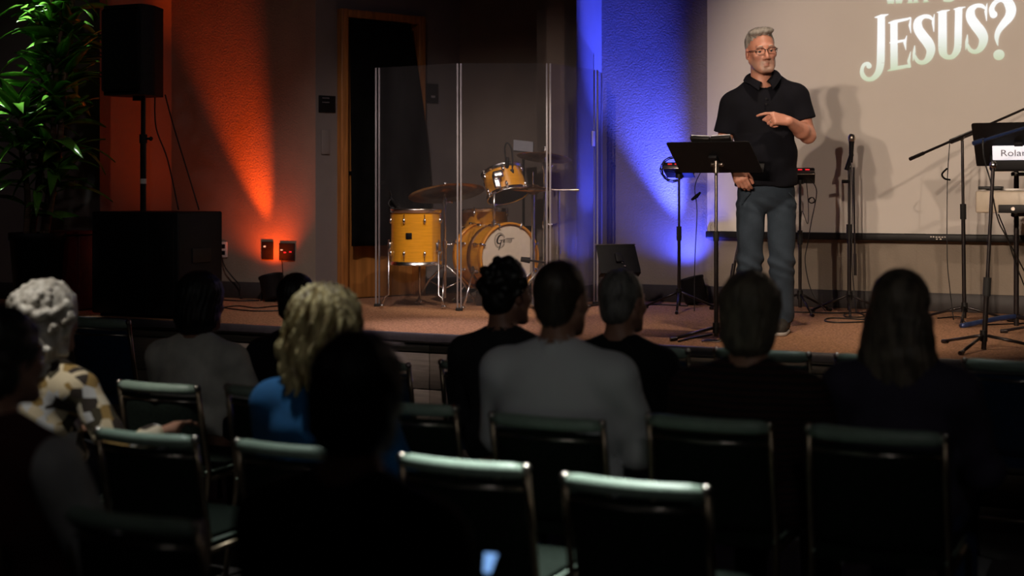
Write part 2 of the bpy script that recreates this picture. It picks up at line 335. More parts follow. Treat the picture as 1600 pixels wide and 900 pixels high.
# ------------------------------------------------------------------ wall plates
def plate(name, label, cat, c, R, w_, h_, m, t=.012):
    root = thing(name, label, cat, c); mb = MB(); mb.box(c, (w_, t, h_), R, .003); obj('plate', mb, m, root); return root
Rw = Matrix((U, W, Z)).transposed()
def Bp(px, py, off=.008):
    k = (px - CX) / F; o = B0 - W * off; t = (k * o.y - o.x) / (U.x - k * U.y); q = o + U * t; q.z = H - (py - HY) / F * q.y; return q
def Cpx(px, py, off=.008):
    k = (px - CX) / F; o = B1 + Nc * off; t = (k * o.y - o.x) / (C_dir.x - k * C_dir.y); q = o + C_dir * t; q.z = H - (py - HY) / F * q.y; return q
c = Bp(349.5, 390); r = plate('wall_outlet', 'white duplex wall outlet right of the black subwoofer', 'outlet', c, Rw, .07, .125, M_white)
for dz in (.026, -.026): mb = MB(); mb.box(c + Z * dz - W * .0065, (.036, .004, .034), Rw, .003); obj('socket', mb, M_black, r)
c = Bp(418, 391.5); r = plate('wall_plate', 'narrower black wall plate with a yellow light, left of a pair', 'wall plate', c, Rw, .108, .14, M_black)
mb = MB(); mb.box(c - U * .022 + Z * .032 - W * .007, (.018, .004, .012), Rw); obj('indicator', mb, M_amber, r)
for dx, dz in ((-.01, .0), (.028, .006), (.03, -.035)): mb = MB(); mb.box(c + U * dx + Z * dz - W * .007, (.018, .004, .006), Rw); obj('button', mb, M_blackm, r)
c = Bp(448.5, 393.5); r = plate('wall_plate', 'wider black wall plate with two reddish lights and a hanging cord', 'wall plate', c, Rw, .145, .135, M_black)
for dx, dz, m in ((-.015, -.005, M_red), (.036, 0, M_red), (-.046, .014, M_amber)): mb = MB(); mb.box(c + U * dx + Z * dz - W * .007, (.02, .004, .008), Rw); obj('indicator', mb, m, r)
mb = MB(); q = c - U * .04 - W * .012; mb.tube(smooth_path([q - Z * .06, q - Z * .12 + U * .005, q - Z * .2 + U * .012, Vector((q.x, q.y - .02, ST + .19)) + U * .02]), .0035); obj('cord', mb, M_cable, r)
c = Cpx(511, 162.5); r = plate('room_sign', 'small square black room sign left of the door frame', 'sign', c, Rc, .152, .13, M_black)
mb = MB()
for k in range(6): mb.box(c - C_dir * (.043 - k * .011) + Z * .046 + Nc * .0065, (.006, .002, .006), Rc)
for k in range(5): mb.box(c - C_dir * (.043 - k * .014) + Z * .012 + Nc * .0065, (.007, .002, .006), Rc)
obj('lettering', mb, M_hinge, r)
c = Cpx(508.5, 222); r = plate('light_switch', 'tan painted switch plate below the black room sign', 'switch', c, Rc, .075, .19, M_wall2)
c = Cpx(675, 145.5); r = plate('thermostat', 'dark wall control box right of the door with a small display', 'thermostat', c, Rc, .11, .155, M_black, .03)
mb = MB(); mb.box(c - Z * .03 + Nc * .016, (.04, .003, .018), Rc); obj('display', mb, M_hinge, r)
# ------------------------------------------------------------------ projection screen with its slide
def Sp(px, py, off=.1):
    q = g_at(px, off); q.z = H - (py - HY) / F * q.y; return q
sl = Sp(1105, 361); zb = sl.z; scr = thing('projection_screen', 'large tan projection screen with a bright slide title behind the speaker', 'screen', (sl.x, sl.y, zb))
sw = 3.7; sh = 2.2
mb = MB(); mb.box(sl + U * (sw / 2) + Z * (sh / 2) + W * .003, (sw, .004, sh), Rw); obj('fabric', mb, M_screen, scr)
mb = MB(); mb.box(sl + U * (sw / 2) - Z * .025, (sw + .02, .035, .052), Rw, .008); bar = obj('weight_bar', mb, M_blackm, scr)
mb = MB(); q = Sp(1465, 371, .12)
for k, (dx, wd, dz) in enumerate(((-.045, .012, .004), (-.028, .014, .004), (-.008, .016, .002), (.012, .018, .002), (.032, .016, .002), (.05, .012, .003), (-.005, .014, -.012), (.02, .016, -.012))):
    mb.box(q + U * dx + Z * dz, (wd * .7, .003, .007), Rw)
obj('marking', mb, M_steel, bar)
mb = MB(); mb.box(sl + U * (sw / 2) + Z * (sh + .05) + W * .02, (sw + .2, .14, .14), Rw, .03); obj('case', mb, M_blackm, scr)
def uv(u, v): q = Sp(1320 + .175 * u, .175 * v, .104); return q
def flat(strokes, discs=()):
    """strokes given in crop pixels, mapped to the screen's plane in metres"""
    mb = MB(); o = uv(0, 0); k = (uv(1000, 0) - o).length / 1000
    def mp(u, v): q = uv(u, v) - o; return q.dot(U), q.z
    for st in strokes:
        if len(st) > 2 and st[0] == 'c': st = [(q[0], q[1], q[2]) for q in smooth3(st[1])]
        pts = [(*mp(u, v), wd * k) for u, v, wd in st]; mb.stroke(pts, o, U, Z)
    for u, v, r_ in discs: mb.disc(mp(u, v), r_ * k, o, U, Z)
    return mb
def smooth3(pts):
    return [tuple(q) for q in smooth_path([Vector(p) for p in pts], 5)]
def curve(*p): return smooth3(p)
Sst = [curve((790, 180, 14), (752, 150, 34), (700, 150, 38), (655, 190, 68), (655, 255, 82), (695, 320, 88), (745, 385, 90), (768, 450, 76), (745, 522, 58), (700, 558, 40), (650, 545, 34), (620, 490, 22)),
       [(800, 125, 5), (788, 200, 24), (795, 285, 5)], [(624, 405, 5), (618, 470, 26), (608, 545, 5)]]
def shift(S, du, dv): return [[(a + du, b + dv, c_) for a, b, c_ in st] for st in S]
letters = [
 flat([[(325, 140, 66), (324, 350, 68), (320, 560, 70)], curve((320, 560, 70), (302, 640, 62), (255, 697, 46), (205, 708, 38), (165, 680, 42), (152, 630, 34), (170, 580, 30), (205, 570, 36), (218, 590, 42)), [(265, 156, 6), (325, 146, 34), (390, 128, 6)]], [(216, 590, 24)]),
 flat([[(438, 196, 64), (440, 620, 64)], [(388, 206, 10), (440, 195, 30), (560, 170, 22), (590, 158, 14)], [(590, 158, 8), (580, 225, 22), (590, 296, 4)], [(398, 383, 8), (440, 378, 26), (540, 360, 20)], [(554, 316, 4), (535, 380, 26), (545, 448, 4)], [(380, 634, 6), (440, 612, 34), (560, 590, 30), (585, 600, 14)], [(588, 460, 4), (570, 545, 26), (582, 604, 20)]]),
 flat(Sst),
 flat([[(872, 104, 72), (872, 420, 75)], curve((872, 420, 75), (878, 470, 68), (900, 502, 48), (930, 512, 40), (968, 500, 46), (1000, 452, 60), (1010, 400, 62)), [(1010, 400, 62), (1017, 76, 62)], [(820, 112, 6), (872, 104, 26), (938, 90, 6)], [(970, 84, 6), (1015, 77, 26), (1078, 62, 6)]]),
 flat(shift(Sst, 471, -97)),
 flat([curve((1320, 120, 56), (1312, 75, 44), (1345, 20, 38), (1400, -4, 44), (1455, 18, 78), (1484, 85, 86), (1468, 150, 78), (1420, 210, 64), (1375, 270, 50), (1356, 330, 38), (1362, 385, 16), (1368, 410, 4))], [(1328, 130, 32), (1376, 490, 47)]),
 flat([[(360, -150, 40), (405, 31, 44)], [(455, -120, 40), (415, 31, 40)], [(445, -120, 40), (478, 29, 40)], [(540, -150, 40), (490, 29, 36)]]),
 flat([[(583, -140, 36), (583, 24, 36)], [(633, -140, 36), (633, 21, 36)], [(583, -60, 22), (633, -60, 22)], [(555, 27, 4), (583, 20, 16), (610, 24, 4)], [(608, 24, 4), (633, 17, 16), (662, 19, 4)]]),
 flat([[(690, -140, 32), (722, -60, 32)], [(755, -140, 28), (722, -60, 32)], [(722, -65, 36), (722, 18, 36)], [(695, 20, 4), (722, 14, 16), (752, 16, 4)]]),
 flat([[(890, -130, 34), (890, -5, 34)], curve((880, 6, 20), (950, 6, 22), (985, -40, 34), (985, -90, 34), (950, -130, 22), (880, -130, 20))])]
for mb in letters: obj('letter', mb, M_letter, scr)
# ------------------------------------------------------------------ uplights
def uplight(label, base, aim, col, power, half, blend, fw):
    b = Vector(base); ax = (Vector(aim) - b).normalized(); root = thing('uplight', label, 'stage light', b, 0)
    c = b + Z * .115; R = frame_from(ax, U)
    mb = MB(); mb.lathe([(.0, -.10), (.075, -.10), (.088, -.085), (.092, .07), (.097, .075), (.097, .09), (.088, .09), (.084, .06), (.0, .06)], c, R, 28); body = obj('housing', mb, M_black, root)
    mb = MB(); mb.lathe([(.0, .064), (.084, .064)], c, R, 28); obj('lens', mb, mat('lit_lens', (.05, .05, .05), .3, emit=col, es=4), body)
    mb = MB(); s_ = R.col[0]
    for k in (-1, 1): mb.tube([c + s_ * k * .1, c + s_ * k * .11 - Z * .05, b + s_ * k * .11 + Z * .008, b + Z * .008], .007, 6)
    obj('yoke', mb, M_blackm, root)
    mb = MB(); q = c - ax * .09; side = -W if q.z > 0 else W
    mb.tube(smooth_path([q, q - ax * .05, Vector((q.x, q.y, ST + .006)) + U * .12, Vector((q.x, q.y, ST + .006)) + U * .3 + W * .05, Vector((q.x, q.y, ST + .006)) + U * .7 + W * .06]), .004); obj('cord', mb, M_cable, root)
    spot('uplight_lamp', c + ax * .1, aim, power, col, half, blend, .02); spot('uplight_spill', c + ax * .1, c + ax + (aim - c) * .0, power * fw, col, 60, 1.0, .03); return root
bq = Bp(426, 420, .17); uplight('black par can on the floor lighting the left wall orange', (bq.x, bq.y, ST), Bp(364, 130, 0), (1, .075, .0015), 410, 14.5, 1.0, .09)
bq = g_at(1084, .19); uplight('black par can on the floor lighting the wall blue behind the speaker', (bq.x, bq.y, ST), Sp(958, 10, 0), (.05, .075, 1.0), 2100, 17, 1.0, .045)
# ------------------------------------------------------------------ public-address speakers at stage left
def pa():
    c = P(246, 490, 9.72); c.z = ST; R = Rw
    sub = thing('subwoofer', 'large black box subwoofer carrying the speaker pole', 'subwoofer', c)
    w_, d_, h_ = .74, .48, .715
    mb = MB(); mb.box(c + Z * (h_ / 2 + .01), (w_, d_, h_ - .02), R, .012); obj('cabinet', mb, M_black, sub)
    mb = MB(); mb.box(c + Z * (h_ / 2 + .01) - W * (d_ / 2 + .006), (w_ * .62, .014, h_ - .06), R, .006)
    mb.v = [q - U * .11 for q in mb.v]; obj('grille', mb, M_grille, sub)
    mb = MB(); mb.box(c + Z * (h_ / 2) - W * (d_ / 2 + .004) + U * .25, (.17, .01, .5), R, .006); obj('port_panel', mb, M_grille, sub)
    mb = MB(); mb.box(c + Z * (h_ * .62) - W * (d_ / 2 + .012) + U * .24, (.03, .006, .09), R, .002); obj('badge', mb, M_blackm, sub)
    for sx in (-1, 1):
        mb = MB(); q = c + U * sx * (w_ / 2 + .004) + Z * .42
        mb.box(q, (.012, .2, .1), R, .004); obj('handle', mb, M_blackm, sub)
        for sy in (-1, 1):
            mb = MB(); q = c + U * sx * .31 + W * sy * .18; mb.cyl(q, q + Z * .015, .025); obj('rubber_foot', mb, M_rubber, sub)
    top = c + Z * h_; pc = P(224, 300, 9.72); pc.z = top.z
    pole = thing('speaker_pole', 'black metal pole between the subwoofer and the loudspeaker', 'pole', pc)
    mb = MB(); mb.cyl(pc, pc + Z * .5, .022); obj('lower_tube', mb, M_pole, pole)
    mb = MB(); mb.cyl(pc + Z * .5, pc + Z * .80, .017); obj('upper_tube', mb, M_pole, pole)
    mb = MB(); mb.cyl(pc + Z * .47, pc + Z * .53, .027); mb.cyl(pc + Z * .5, pc + Z * .5 + U * .06, .008); mb.sphere(pc + Z * .5 + U * .065, .015, 10); obj('clamp', mb, M_rubber, pole)
    mb = MB(); mb.cyl(pc + Z * .19, pc + Z * .225, .0225); obj('marking', mb, M_white, pole)
    bc = Vector((pc.x, pc.y, pc.z + .795)) - U * .055
    sp = thing('loudspeaker', 'black loudspeaker cabinet mounted on a pole above the subwoofer', 'speaker', bc)
    hh = .615; poly = rounded([(-.2, -.02), (.2, -.02), (.205, -.2), (.13, .16 + .04), (-.13, .16 + .04)], .04)
    poly = rounded([(-.17, -.16), (.17, -.16), (.178, -.04), (.10, .17), (-.10, .17), (-.178, -.04)], .035)
    mb = MB(); mb.prism(poly, hh, bc, U, W); bm_ = obj('cabinet', mb, M_black, sp)
    mb = MB(); mb.box(bc + Z * (hh / 2) - W * .166, (.315, .016, hh - .05), R, .02, 3); obj('grille', mb, M_grille, sp)
    mb = MB(); mb.cyl(bc - Z * .03, bc + Z * .01, .03); obj('pole_socket', mb, M_blackm, sp)
    mb = MB(); mb.box(bc + Z * (hh + .004), (.2, .05, .015), R, .004); obj('handle', mb, M_blackm, sp)
    for a, b_, lab in (((242, 152), [(244, 200), (262, 250), (279, 326)], 'inner black cable hanging from the loudspeaker to the subwoofer'), ((258, 148), [(272, 200), (295, 275), (311, 326)], 'outer black cable hanging from the loudspeaker towards the wall')):
        pts = [P(*a, 9.85)] + [P(*q, 9.9) for q in b_]; pts[-1].z = top.z + .006
        mb = MB(); mb.tube(smooth_path(pts), .005); o = obj('cable', mb, M_cable, None, pts[-1]); tag(o, lab, 'cable')
    pts = [Bp(346, 400, .03), Bp(352, 418, .06), Bp(366, 436, .06), Bp(375, 447, .08)]; q = pts[-1].copy(); q.z = ST + .006; pts += [q, q + U * .25 - W * .1, q + U * .1 - W * .2, q - U * .2 - W * .15]
    mb = MB(); mb.tube(smooth_path(pts), .005); o = obj('power_cable', mb, M_cable, None, Vector((q.x, q.y, ST))); tag(o, 'black power cable looping from the white outlet to the floor', 'cable')
pa()
# ------------------------------------------------------------------ red cabinet and potted plant
def plant():
    c = P(118, 430, 10.2); c.z = ST
    r = thing('side_cabinet', 'dark red cabinet between the plant pot and the subwoofer', 'cabinet', c)
    mb = MB(); mb.box(c + Z * .275, (.34, .3, .53), Rw, .008); obj('body', mb, M_cabred, r)
    mb = MB(); mb.box(c + Z * .555, (.37, .33, .025), Rw, .006); obj('top', mb, M_cabred, r)
    mb = MB(); mb.box(c + Z * .28 - W * .154, (.31, .012, .46), Rw, .004); obj('door', mb, M_cabred, r)
    c = P(58, 430, 9.98); c.z = ST
    r = thing('potted_dracaena', 'tall potted dracaena with glossy strap leaves left of the loudspeaker', 'plant', c)
    mb = MB(); mb.lathe([(.0, 0), (.14, 0), (.15, .01), (.185, .50), (.195, .51), (.195, .56), (.175, .56), (.165, .50), (0, .50)], c, None, 28); obj('pot', mb, M_black, r)
    mb = MB(); mb.lathe([(0, .505), (.168, .505)], c, None, 20); obj('soil', mb, M_soil, r)
    canes = [((.03, .02), (.2, -.06), 1.55), ((-.05, .03), (.09, .05), 1.75), ((.07, -.04), (.30, .0), 2.05), ((-.06, -.05), (-.06, -.14), .95)]
    # leaf prototypes: arched strap with a channel and thickness
    protos = []
    for k, (L, wd, droop) in enumerate(((.34, .05, .5), (.30, .045, .9), (.40, .052, 1.3), (.26, .05, .2))):
        vs = []; fs = []; n = 9
        for i in range(n):
            t = i / (n - 1); ang = .25 - droop * t; y = L * (t - .10 * droop * t * t); z = L * (.45 * t - .55 * droop * t * t); hw = wd * .72 * (min(1, .35 + 3 * t)) * (1 - t ** 3.5) + .0012
            tw = .25 * math.sin(k * 2 + t * 3)
            for x, dz in ((-hw, .006 + tw * hw), (0, -.003), (hw, .006 - tw * hw)): vs.append((x, y, z + dz))
        m = len(vs); vs += [(x, y, z - .0012) for x, y, z in vs]
        for i in range(n - 1):
            for j in range(2): a = i * 3 + j; fs.append((a, a + 1, a + 4, a + 3)); fs.append((m + a, m + a + 3, m + a + 4, m + a + 1))
            for j, s_ in ((0, 1), (2, -1)): a = i * 3 + j; fs.append((a, a + 3, m + a + 3, m + a) if s_ > 0 else (a, m + a, m + a + 3, a + 3))
        me = bpy.data.meshes.new('leaf'); me.from_pydata(vs, [], fs); me.polygons.foreach_set('use_smooth', [True] * len(fs)); me.materials.append(M_leaf); protos.append(me)
    for (bx, by), (tx, ty), h_ in canes:
        b = c + Vector((bx, by, .5)); t_ = c + Vector((tx, ty, .5 + h_)); mb = MB()
        pts = smooth_path([b, b.lerp(t_, .35) + Vector((.02, 0, 0)), b.lerp(t_, .7) + Vector((-.015, .01, 0)), t_], 8)
        mb.tube(pts, [.024 - .008 * i / len(pts) + .0015 * (i % 2) for i in range(len(pts))], 9); cane = obj('cane', mb, M_cane, r)
        nl = int(46 * h_)
        for i in range(nl):
            u = random.random() ** .62; u = .12 + .88 * u
            p = pts[min(int(u * (len(pts) - 1)), len(pts) - 1)] - c; a = random.uniform(0, 2 * math.pi)
            o = bpy.data.objects.new('leaf', random.choice(protos)); COL.objects.link(o); o.parent = cane; o.location = p
            o.rotation_euler = (random.uniform(-.1, .75) - .45 * (1 - u), random.uniform(-.5, .5), a); s_ = random.uniform(.85, 1.28); o.scale = (s_,) * 3
plant()
# ------------------------------------------------------------------ stands
def tripod(root, b, r=.3, hub=.16, m=None, rot=0.0, leg_r=.009, n=3):
    m = m or M_pole
    for k in range(n):
        a = rot + 2 * math.pi * k / n; e = b + Vector((math.cos(a) * r, math.sin(a) * r, .012))
        mb = MB(); mb.tube([b + Z * hub + Vector((math.cos(a), math.sin(a), 0)) * .02, e], leg_r, 7); mb.cyl(e - Vector((math.cos(a), math.sin(a), 0)) * .03 + Z * .003, e + Vector((math.cos(a), math.sin(a), 0)) * .012 - Z * .001, leg_r + .003, None, 8); obj('leg', mb, m, root)
    mb = MB(); mb.cyl(b + Z * (hub - .03), b + Z * (hub + .03), .02); obj('hub', mb, M_blackm, root)
def pole(root, b, h0, h1, r=.011, m=None, split=.55, lean=(0, 0)):
    m = m or M_pole; L = Vector((lean[0], lean[1], 0)); s_ = h0 + (h1 - h0) * split; at = lambda z: b + Z * z + L * z
    mb = MB(); mb.cyl(at(h0), at(s_), r); obj('lower_tube', mb, m, root)
    mb = MB(); mb.cyl(at(s_), at(h1), r * .72); obj('upper_tube', mb, m, root)
    mb = MB(); mb.cyl(at(s_ - .05), at(s_ + .05), r * 1.5); obj('clutch', mb, M_rubber, root)
    return at(h1)
def hang(name, label, pts, r=.0035, loop=None):
    mb = MB(); mb.tube(smooth_path(pts), r, 6)
    o = obj(name, mb, M_cable, None, Vector((pts[-1].x, pts[-1].y, min(q.z for q in pts)))); return tag(o, label, 'cable')
def coil(c, r, turns, ax1, ax2, ax3, n=16):
    return [c + ax1 * (r * (1 + .12 * math.sin(i * .7)) * math.cos(2 * math.pi * i / n)) + ax2 * (r * (1 + .1 * math.cos(i * .53)) * math.sin(2 * math.pi * i / n)) + ax3 * (.012 * math.sin(i * .31)) for i in range(turns * n)]
X = Vector((1, 0, 0)); Y = Vector((0, 1, 0))
def mixer_stand(px, d, ytop, label, wpx, rot, yaw, slabel):
    b = G(px, d); h1 = (H - (ytop - HY) / F * d) - ST
    r = thing('mixer_stand', slabel, 'stand', b); tripod(r, b, .3, .13, M_pole, rot); pole(r, b, .04, h1 - .005, .012)
    mb = MB(); mb.cyl(b + Z * (h1 - .03), b + Z * h1, .025); obj('mount', mb, M_blackm, r)
    R = Matrix.Rotation(yaw, 3, 'Z') @ Matrix.Rotation(math.radians(-24), 3, 'X'); c = b + Z * (h1 + .035)
    m = thing('personal_mixer', label, 'mixer', b + Z * h1); ex, ey, ez = R.col
    mb = MB(); mb.box(c, (.2, .15, .045), R, .008); obj('body', mb, M_black, m)
    mb = MB(); mb.box(c - ez * .02 - ey * .078, (.2, .008, .028), R, .003); obj('front_rail', mb, M_steel, m); mb = MB(); mb.box(c - ez * .026, (.205, .165, .008), R, .002); obj('bracket', mb, M_blackm, m)
    for k in range(4):
        mb = MB(); mb.box(c + ez * .0235 + ex * (-.07 + .045 * k) - ey * .045, (.03, .012, .004), R); obj('indicator', mb, M_red, m)
    for k in range(5):
        mb = MB(); q = c + ez * .022 + ex * (-.08 + .04 * k) + ey * .03; mb.cyl(q, q + ez * .016, .009, .007, 10); obj('knob', mb, M_blackm, m)
    mb = MB(); q = c - ey * .079 + ez * .004
    for k in range(3): mb.box(q + ex * (-.05 + .05 * k), (.03, .004, .006), R)
    obj('indicator_strip', mb, M_red, m)
    return b, h1, c
b, h1, c = mixer_stand(1061, 10.05, 272, 'personal mixer with red lights and a coil of cable, left of the music stand', 42, .35, -.35, 'black tripod stand holding the mixer left of the music stand')
mb = MB(); mb.tube(coil(c + Vector((-.04, .02, .0)), .085, 4, X, Z, Y), .0035, 6); o = obj('cable_coil', mb, M_cable, None, c - Z * .09); tag(o, 'coil of black cable hung over the left mixer', 'cable')
q = c + X * .12 + Z * .02; hang('cable', 'black cable with a knotted strap hanging right of the left mixer stand', [q + X * .06, P(1086, 290, 10.1), P(1089, 330, 10.1), P(1086, 400, 10.1), P(1085, 450, 10.1), P(1085, 488, 10.0)])
mb = MB(); q = P(1088, 307, 10.08); mb.tube([q - X * .035 - Z * .025, q, q + X * .03 + Z * .03], [.008, .014, .007], 8); o = obj('cable_tie', mb, M_cloth, None, q); tag(o, 'black strap knotted around the hanging cable', 'strap')
b, h1, c = mixer_stand(1250, 9.85, 281, 'personal mixer with red lights right of the speaking man', 33, .6, -.2, 'black tripod stand holding the mixer behind the man')
hang('cable', 'black cable drooping in a bow from the right mixer', [c + Vector((.06, -.06, -.03)), P(1276, 300, 9.8), P(1268, 345, 9.8), P(1262, 380, 9.8), P(1258, 410, 9.8), P(1268, 455, 9.75), P(1290, 486, 9.7)])
hang('cable', 'thin black cable hanging straight beside the right mixer stand', [c + Vector((.03, -.06, -.03)), P(1263, 320, 9.85), P(1262, 350, 9.85), P(1253, 330, 9.85), P(1251, 366, 9.83)], .0028)
mb = MB(); mb.tube(coil(P(1268, 313, 9.8), .02, 2, X, Z, Y, 12), .004, 6); o = obj('cable_loop', mb, M_cable, None, P(1268, 318, 9.8)); tag(o, 'small knot of cable below the right mixer', 'cable')
# straight microphone stand with its microphone
def microphone(root_label, tip, ax, cat='microphone', s=1.0):
    ax = Vector(ax).normalized(); R = frame_from(ax); c = tip - ax * .2 * s
    r = thing('microphone', root_label, cat, c)
    mb = MB(); mb.lathe([(0, 0), (.012 * s, 0), (.014 * s, .02 * s), (.018 * s, .13 * s), (.021 * s, .15 * s)], c, R, 14); obj('handle', mb, M_black, r)
    mb = MB(); mb.lathe([(.021 * s, .148 * s), (.025 * s, .155 * s), (.026 * s, .17 * s), (.0255 * s, .18 * s), (.021 * s, .193 * s), (.012 * s, .2 * s), (0, .202 * s)], c, R, 16); obj('grille', mb, M_steel, r)
    return r
b = G(1327, 9.75); st = thing('microphone_stand', 'straight black microphone stand with a boom folded down', 'stand', b); tripod(st, b, .3, .13, M_pole, 2.4)
tp = pole(st, b, .03, 1.02, .014); mb = MB(); mb.cyl(tp + Vector((-.02, 0, -.02)), tp + Vector((.012, -.02, .09)), .016); mb.cyl(tp + Vector((-.05, 0, -.1)), tp + Vector((0, 0, -.1)), .012); obj('clip', mb, M_black, st)
mb = MB(); mb.cyl(tp + Vector((.035, .02, 0)), tp + Vector((.045, .02, -.72)), .007); mb.cyl(tp + Vector((.044, .02, -.60)), tp + Vector((.046, .02, -.75)), .011); obj('boom', mb, M_pole, st)
microphone('black handheld microphone upright on the straight stand', P(1331, 209, 9.72), (.02, -.05, 1))
hang('cable', 'black cable hanging from the upright microphone to the floor', [P(1329, 250, 9.7), P(1332, 300, 9.7), P(1331, 400, 9.7), P(1335, 460, 9.7), P(1338, 488, 9.6)])
# stand behind the man with a boom tail showing
b = G(1163, 9.9); st = thing('microphone_stand', 'black stand behind the man, its boom tail showing left of his leg', 'stand', b); tripod(st, b, .3, .13, M_pole, .2)
pole(st, b, .03, .62, .013); mb = MB(); mb.cyl(P(1158, 360, 9.85), P(1144, 433, 9.85), .010); mb.cyl(P(1147, 412, 9.85), P(1143.5, 434, 9.85), .015); obj('boom', mb, M_pole, st)
# boom stand at right
b = G(1507, 9.15); st = thing('boom_stand', 'black boom microphone stand with its counterweight pointing left at the screen', 'stand', b); tripod(st, b, .33, .10, M_pole, .15)
j = P(1502, 215, 9.15); mb = MB(); tp = pole(st, b, .03, j.z - ST - .02, .013, None, .60, (-.012, 0))
mb = MB(); mb.sphere(j, .022, 10); mb.cyl(j - Y * .03, j + Y * .03, .014); obj('joint', mb, M_steel, st)
mb = MB(); e0 = P(1422, 248.5, 8.9); e1 = P(1640, 153, 9.5); mb.cyl(e0, e1, .0085); mb.cyl(e0, e0.lerp(e1, .09), .012); mb.cyl(P(1486, 221, 9.08), P(1522, 206, 9.2), .017); obj('boom', mb, M_pole, st)
hang('cable', 'thin black cable hanging from the boom of the right stand', [P(1484, 222, 9.0), P(1481, 265, 9.0), P(1480, 300, 9.0), P(1480, 400, 9.0), P(1484, 450, 9.0), P(1490, 500, 9.0)], .003)
mb = MB(); mb.tube(smooth_path([P(1480, 263, 9), P(1472, 272, 9), P(1476, 279, 9), P(1485, 281, 9)]), .006, 6); o = obj('cable_tie', mb, M_cloth, None, P(1480, 280, 9)); tag(o, 'black strap dangling on the cable of the boom stand', 'strap')
# front stand at the far right with its arm coloured for blue light
b = G(1537, 7.62); st = thing('boom_stand', 'front black tripod stand at the stage edge, its arm tinted blue for stage light', 'stand', b); tripod(st, b, .33, .075, M_pole, -.15)
tp = pole(st, b, .0, 1.0, .014, None, .34, (.052, 0))
mb = MB(); mb.sphere(tp, .02, 10); obj('joint', mb, M_chrome, st)
mb = MB(); mb.cyl(P(1521, 224, 7.6), P(1640, 188, 7.75), .0085); mb.cyl(P(1521, 224, 7.6), P(1538, 219, 7.62), .013); obj('arm', mb, M_blue, st)
hang('cable', 'cable looping down from the blue-lit arm', [P(1536, 217, 7.6), P(1537, 245, 7.6), P(1548, 285, 7.62), P(1552, 310, 7.62), P(1560, 345, 7.7), P(1575, 375, 7.8), P(1625, 470, 8)], .004)
# lectern music stand of the speaker
def desk(root, c, R, w_, h_, lip=True):
    ex, ey, ez = R.col
    mb = MB(); mb.prism(rounded([(-w_ / 2, -h_ / 2), (w_ / 2, -h_ / 2), (w_ / 2 - .005, h_ / 2), (-w_ / 2 + .005, h_ / 2)], .02), .004, c, ex, ey)
    mb.box(c - ey * (h_ / 2 - .002) + ez * .03, (w_, .004, .06), R, .001, 1); obj('desk', mb, M_black, root)
    mb = MB(); mb.box(c - ez * .012, (.05, .07, .02), R, .004); obj('bracket', mb, M_black, root)
b = G(1119, 8.1); ms = thing('music_stand', 'black music stand with a book on its desk in front of the man', 'music stand', b)
tripod(ms, b, .27, .07, M_pole, 3.4); top = P(1119, 262, 8.1)
mb = MB(); mb.cyl(b + Z * .02, b + Z * .62, .013); obj('lower_tube', mb, M_pole, ms)
mb = MB(); mb.cyl(b + Z * .60, Vector((b.x, b.y, top.z)), .0095); obj('upper_tube', mb, M_steel, ms)
mb = MB(); mb.cyl(b + Z * .57, b + Z * .625, .017); obj('clutch', mb, M_rubber, ms)
mb = MB(); q = P(1119, 257, 8.06); mb.cyl(q - X * .03, q + X * .03, .011); mb.sphere(q + X * .032, .013, 10); mb.cyl(q - Z * .05, q + Z * .02, .016); obj('knob', mb, M_steel, ms)
ex = -U; dn = (W * .86 - Z * .51).normalized(); ey = -dn; ez = ex.cross(ey)
dc = P(1116, 246.5, 8.13); R_ = Matrix((ex, ey, ez)).transposed(); desk(ms, dc, R_, .50, .335)
bk = thing('book', 'dark open book lying along the top of the music stand', 'book', dc + ey * .1); q = dc + ey * .115 + ez * .02 - ex * .02
mb = MB(); mb.box(q - ex * .06, (.115, .15, .022), R_ @ Matrix.Rotation(.06, 3, 'Y'), .004); mb.box(q + ex * .06, (.115, .15, .022), R_ @ Matrix.Rotation(-.06, 3, 'Y'), .004); obj('cover', mb, M_blackm, bk)
mb = MB(); mb.box(q - ex * .06 + ez * .013, (.108, .14, .008), R_ @ Matrix.Rotation(.06, 3, 'Y'), .002); mb.box(q + ex * .06 + ez * .013, (.108, .14, .008), R_ @ Matrix.Rotation(-.06, 3, 'Y'), .002); obj('pages', mb, M_paper, bk)
# low black sheet stand near the drum shield
b = G(968, 10.25); ms = thing('low_music_stand', 'low black sheet stand beside the drum shield', 'music stand', b); tripod(ms, b, .24, .05, M_pole, .9)
q = P(966, 404, 10.2); mb = MB(); mb.cyl(b + Z * .02, q + Y * .02, .011); obj('pole', mb, M_pole, ms)
ex = -Vector((.96, .28, 0)).normalized(); ey = Vector((-.15, .5, .86)).normalized(); ez = ex.cross(ey).normalized(); ey = ez.cross(ex); R_ = Matrix((ex, ey, ez)).transposed(); desk(ms, q, R_, .31, .235)
mb = MB(); mb.box(q + ey * .115 + ez * .0, (.31, .006, .008), R_); obj('edge_strip', mb, M_steel, ms)
mb = MB()
for k, (wd, dy) in enumerate(((.05, -.01), (.045, -.025), (.02, -.045), (.016, -.07))): mb.tube([q - ez * .008 + ey * dy - ex * (wd / 2 + k * .012), q - ez * .014 + ey * (dy + .004) + ex * (wd / 2 - k * .012)], .0035, 6)
obj('spring', mb, M_chrome, ms)
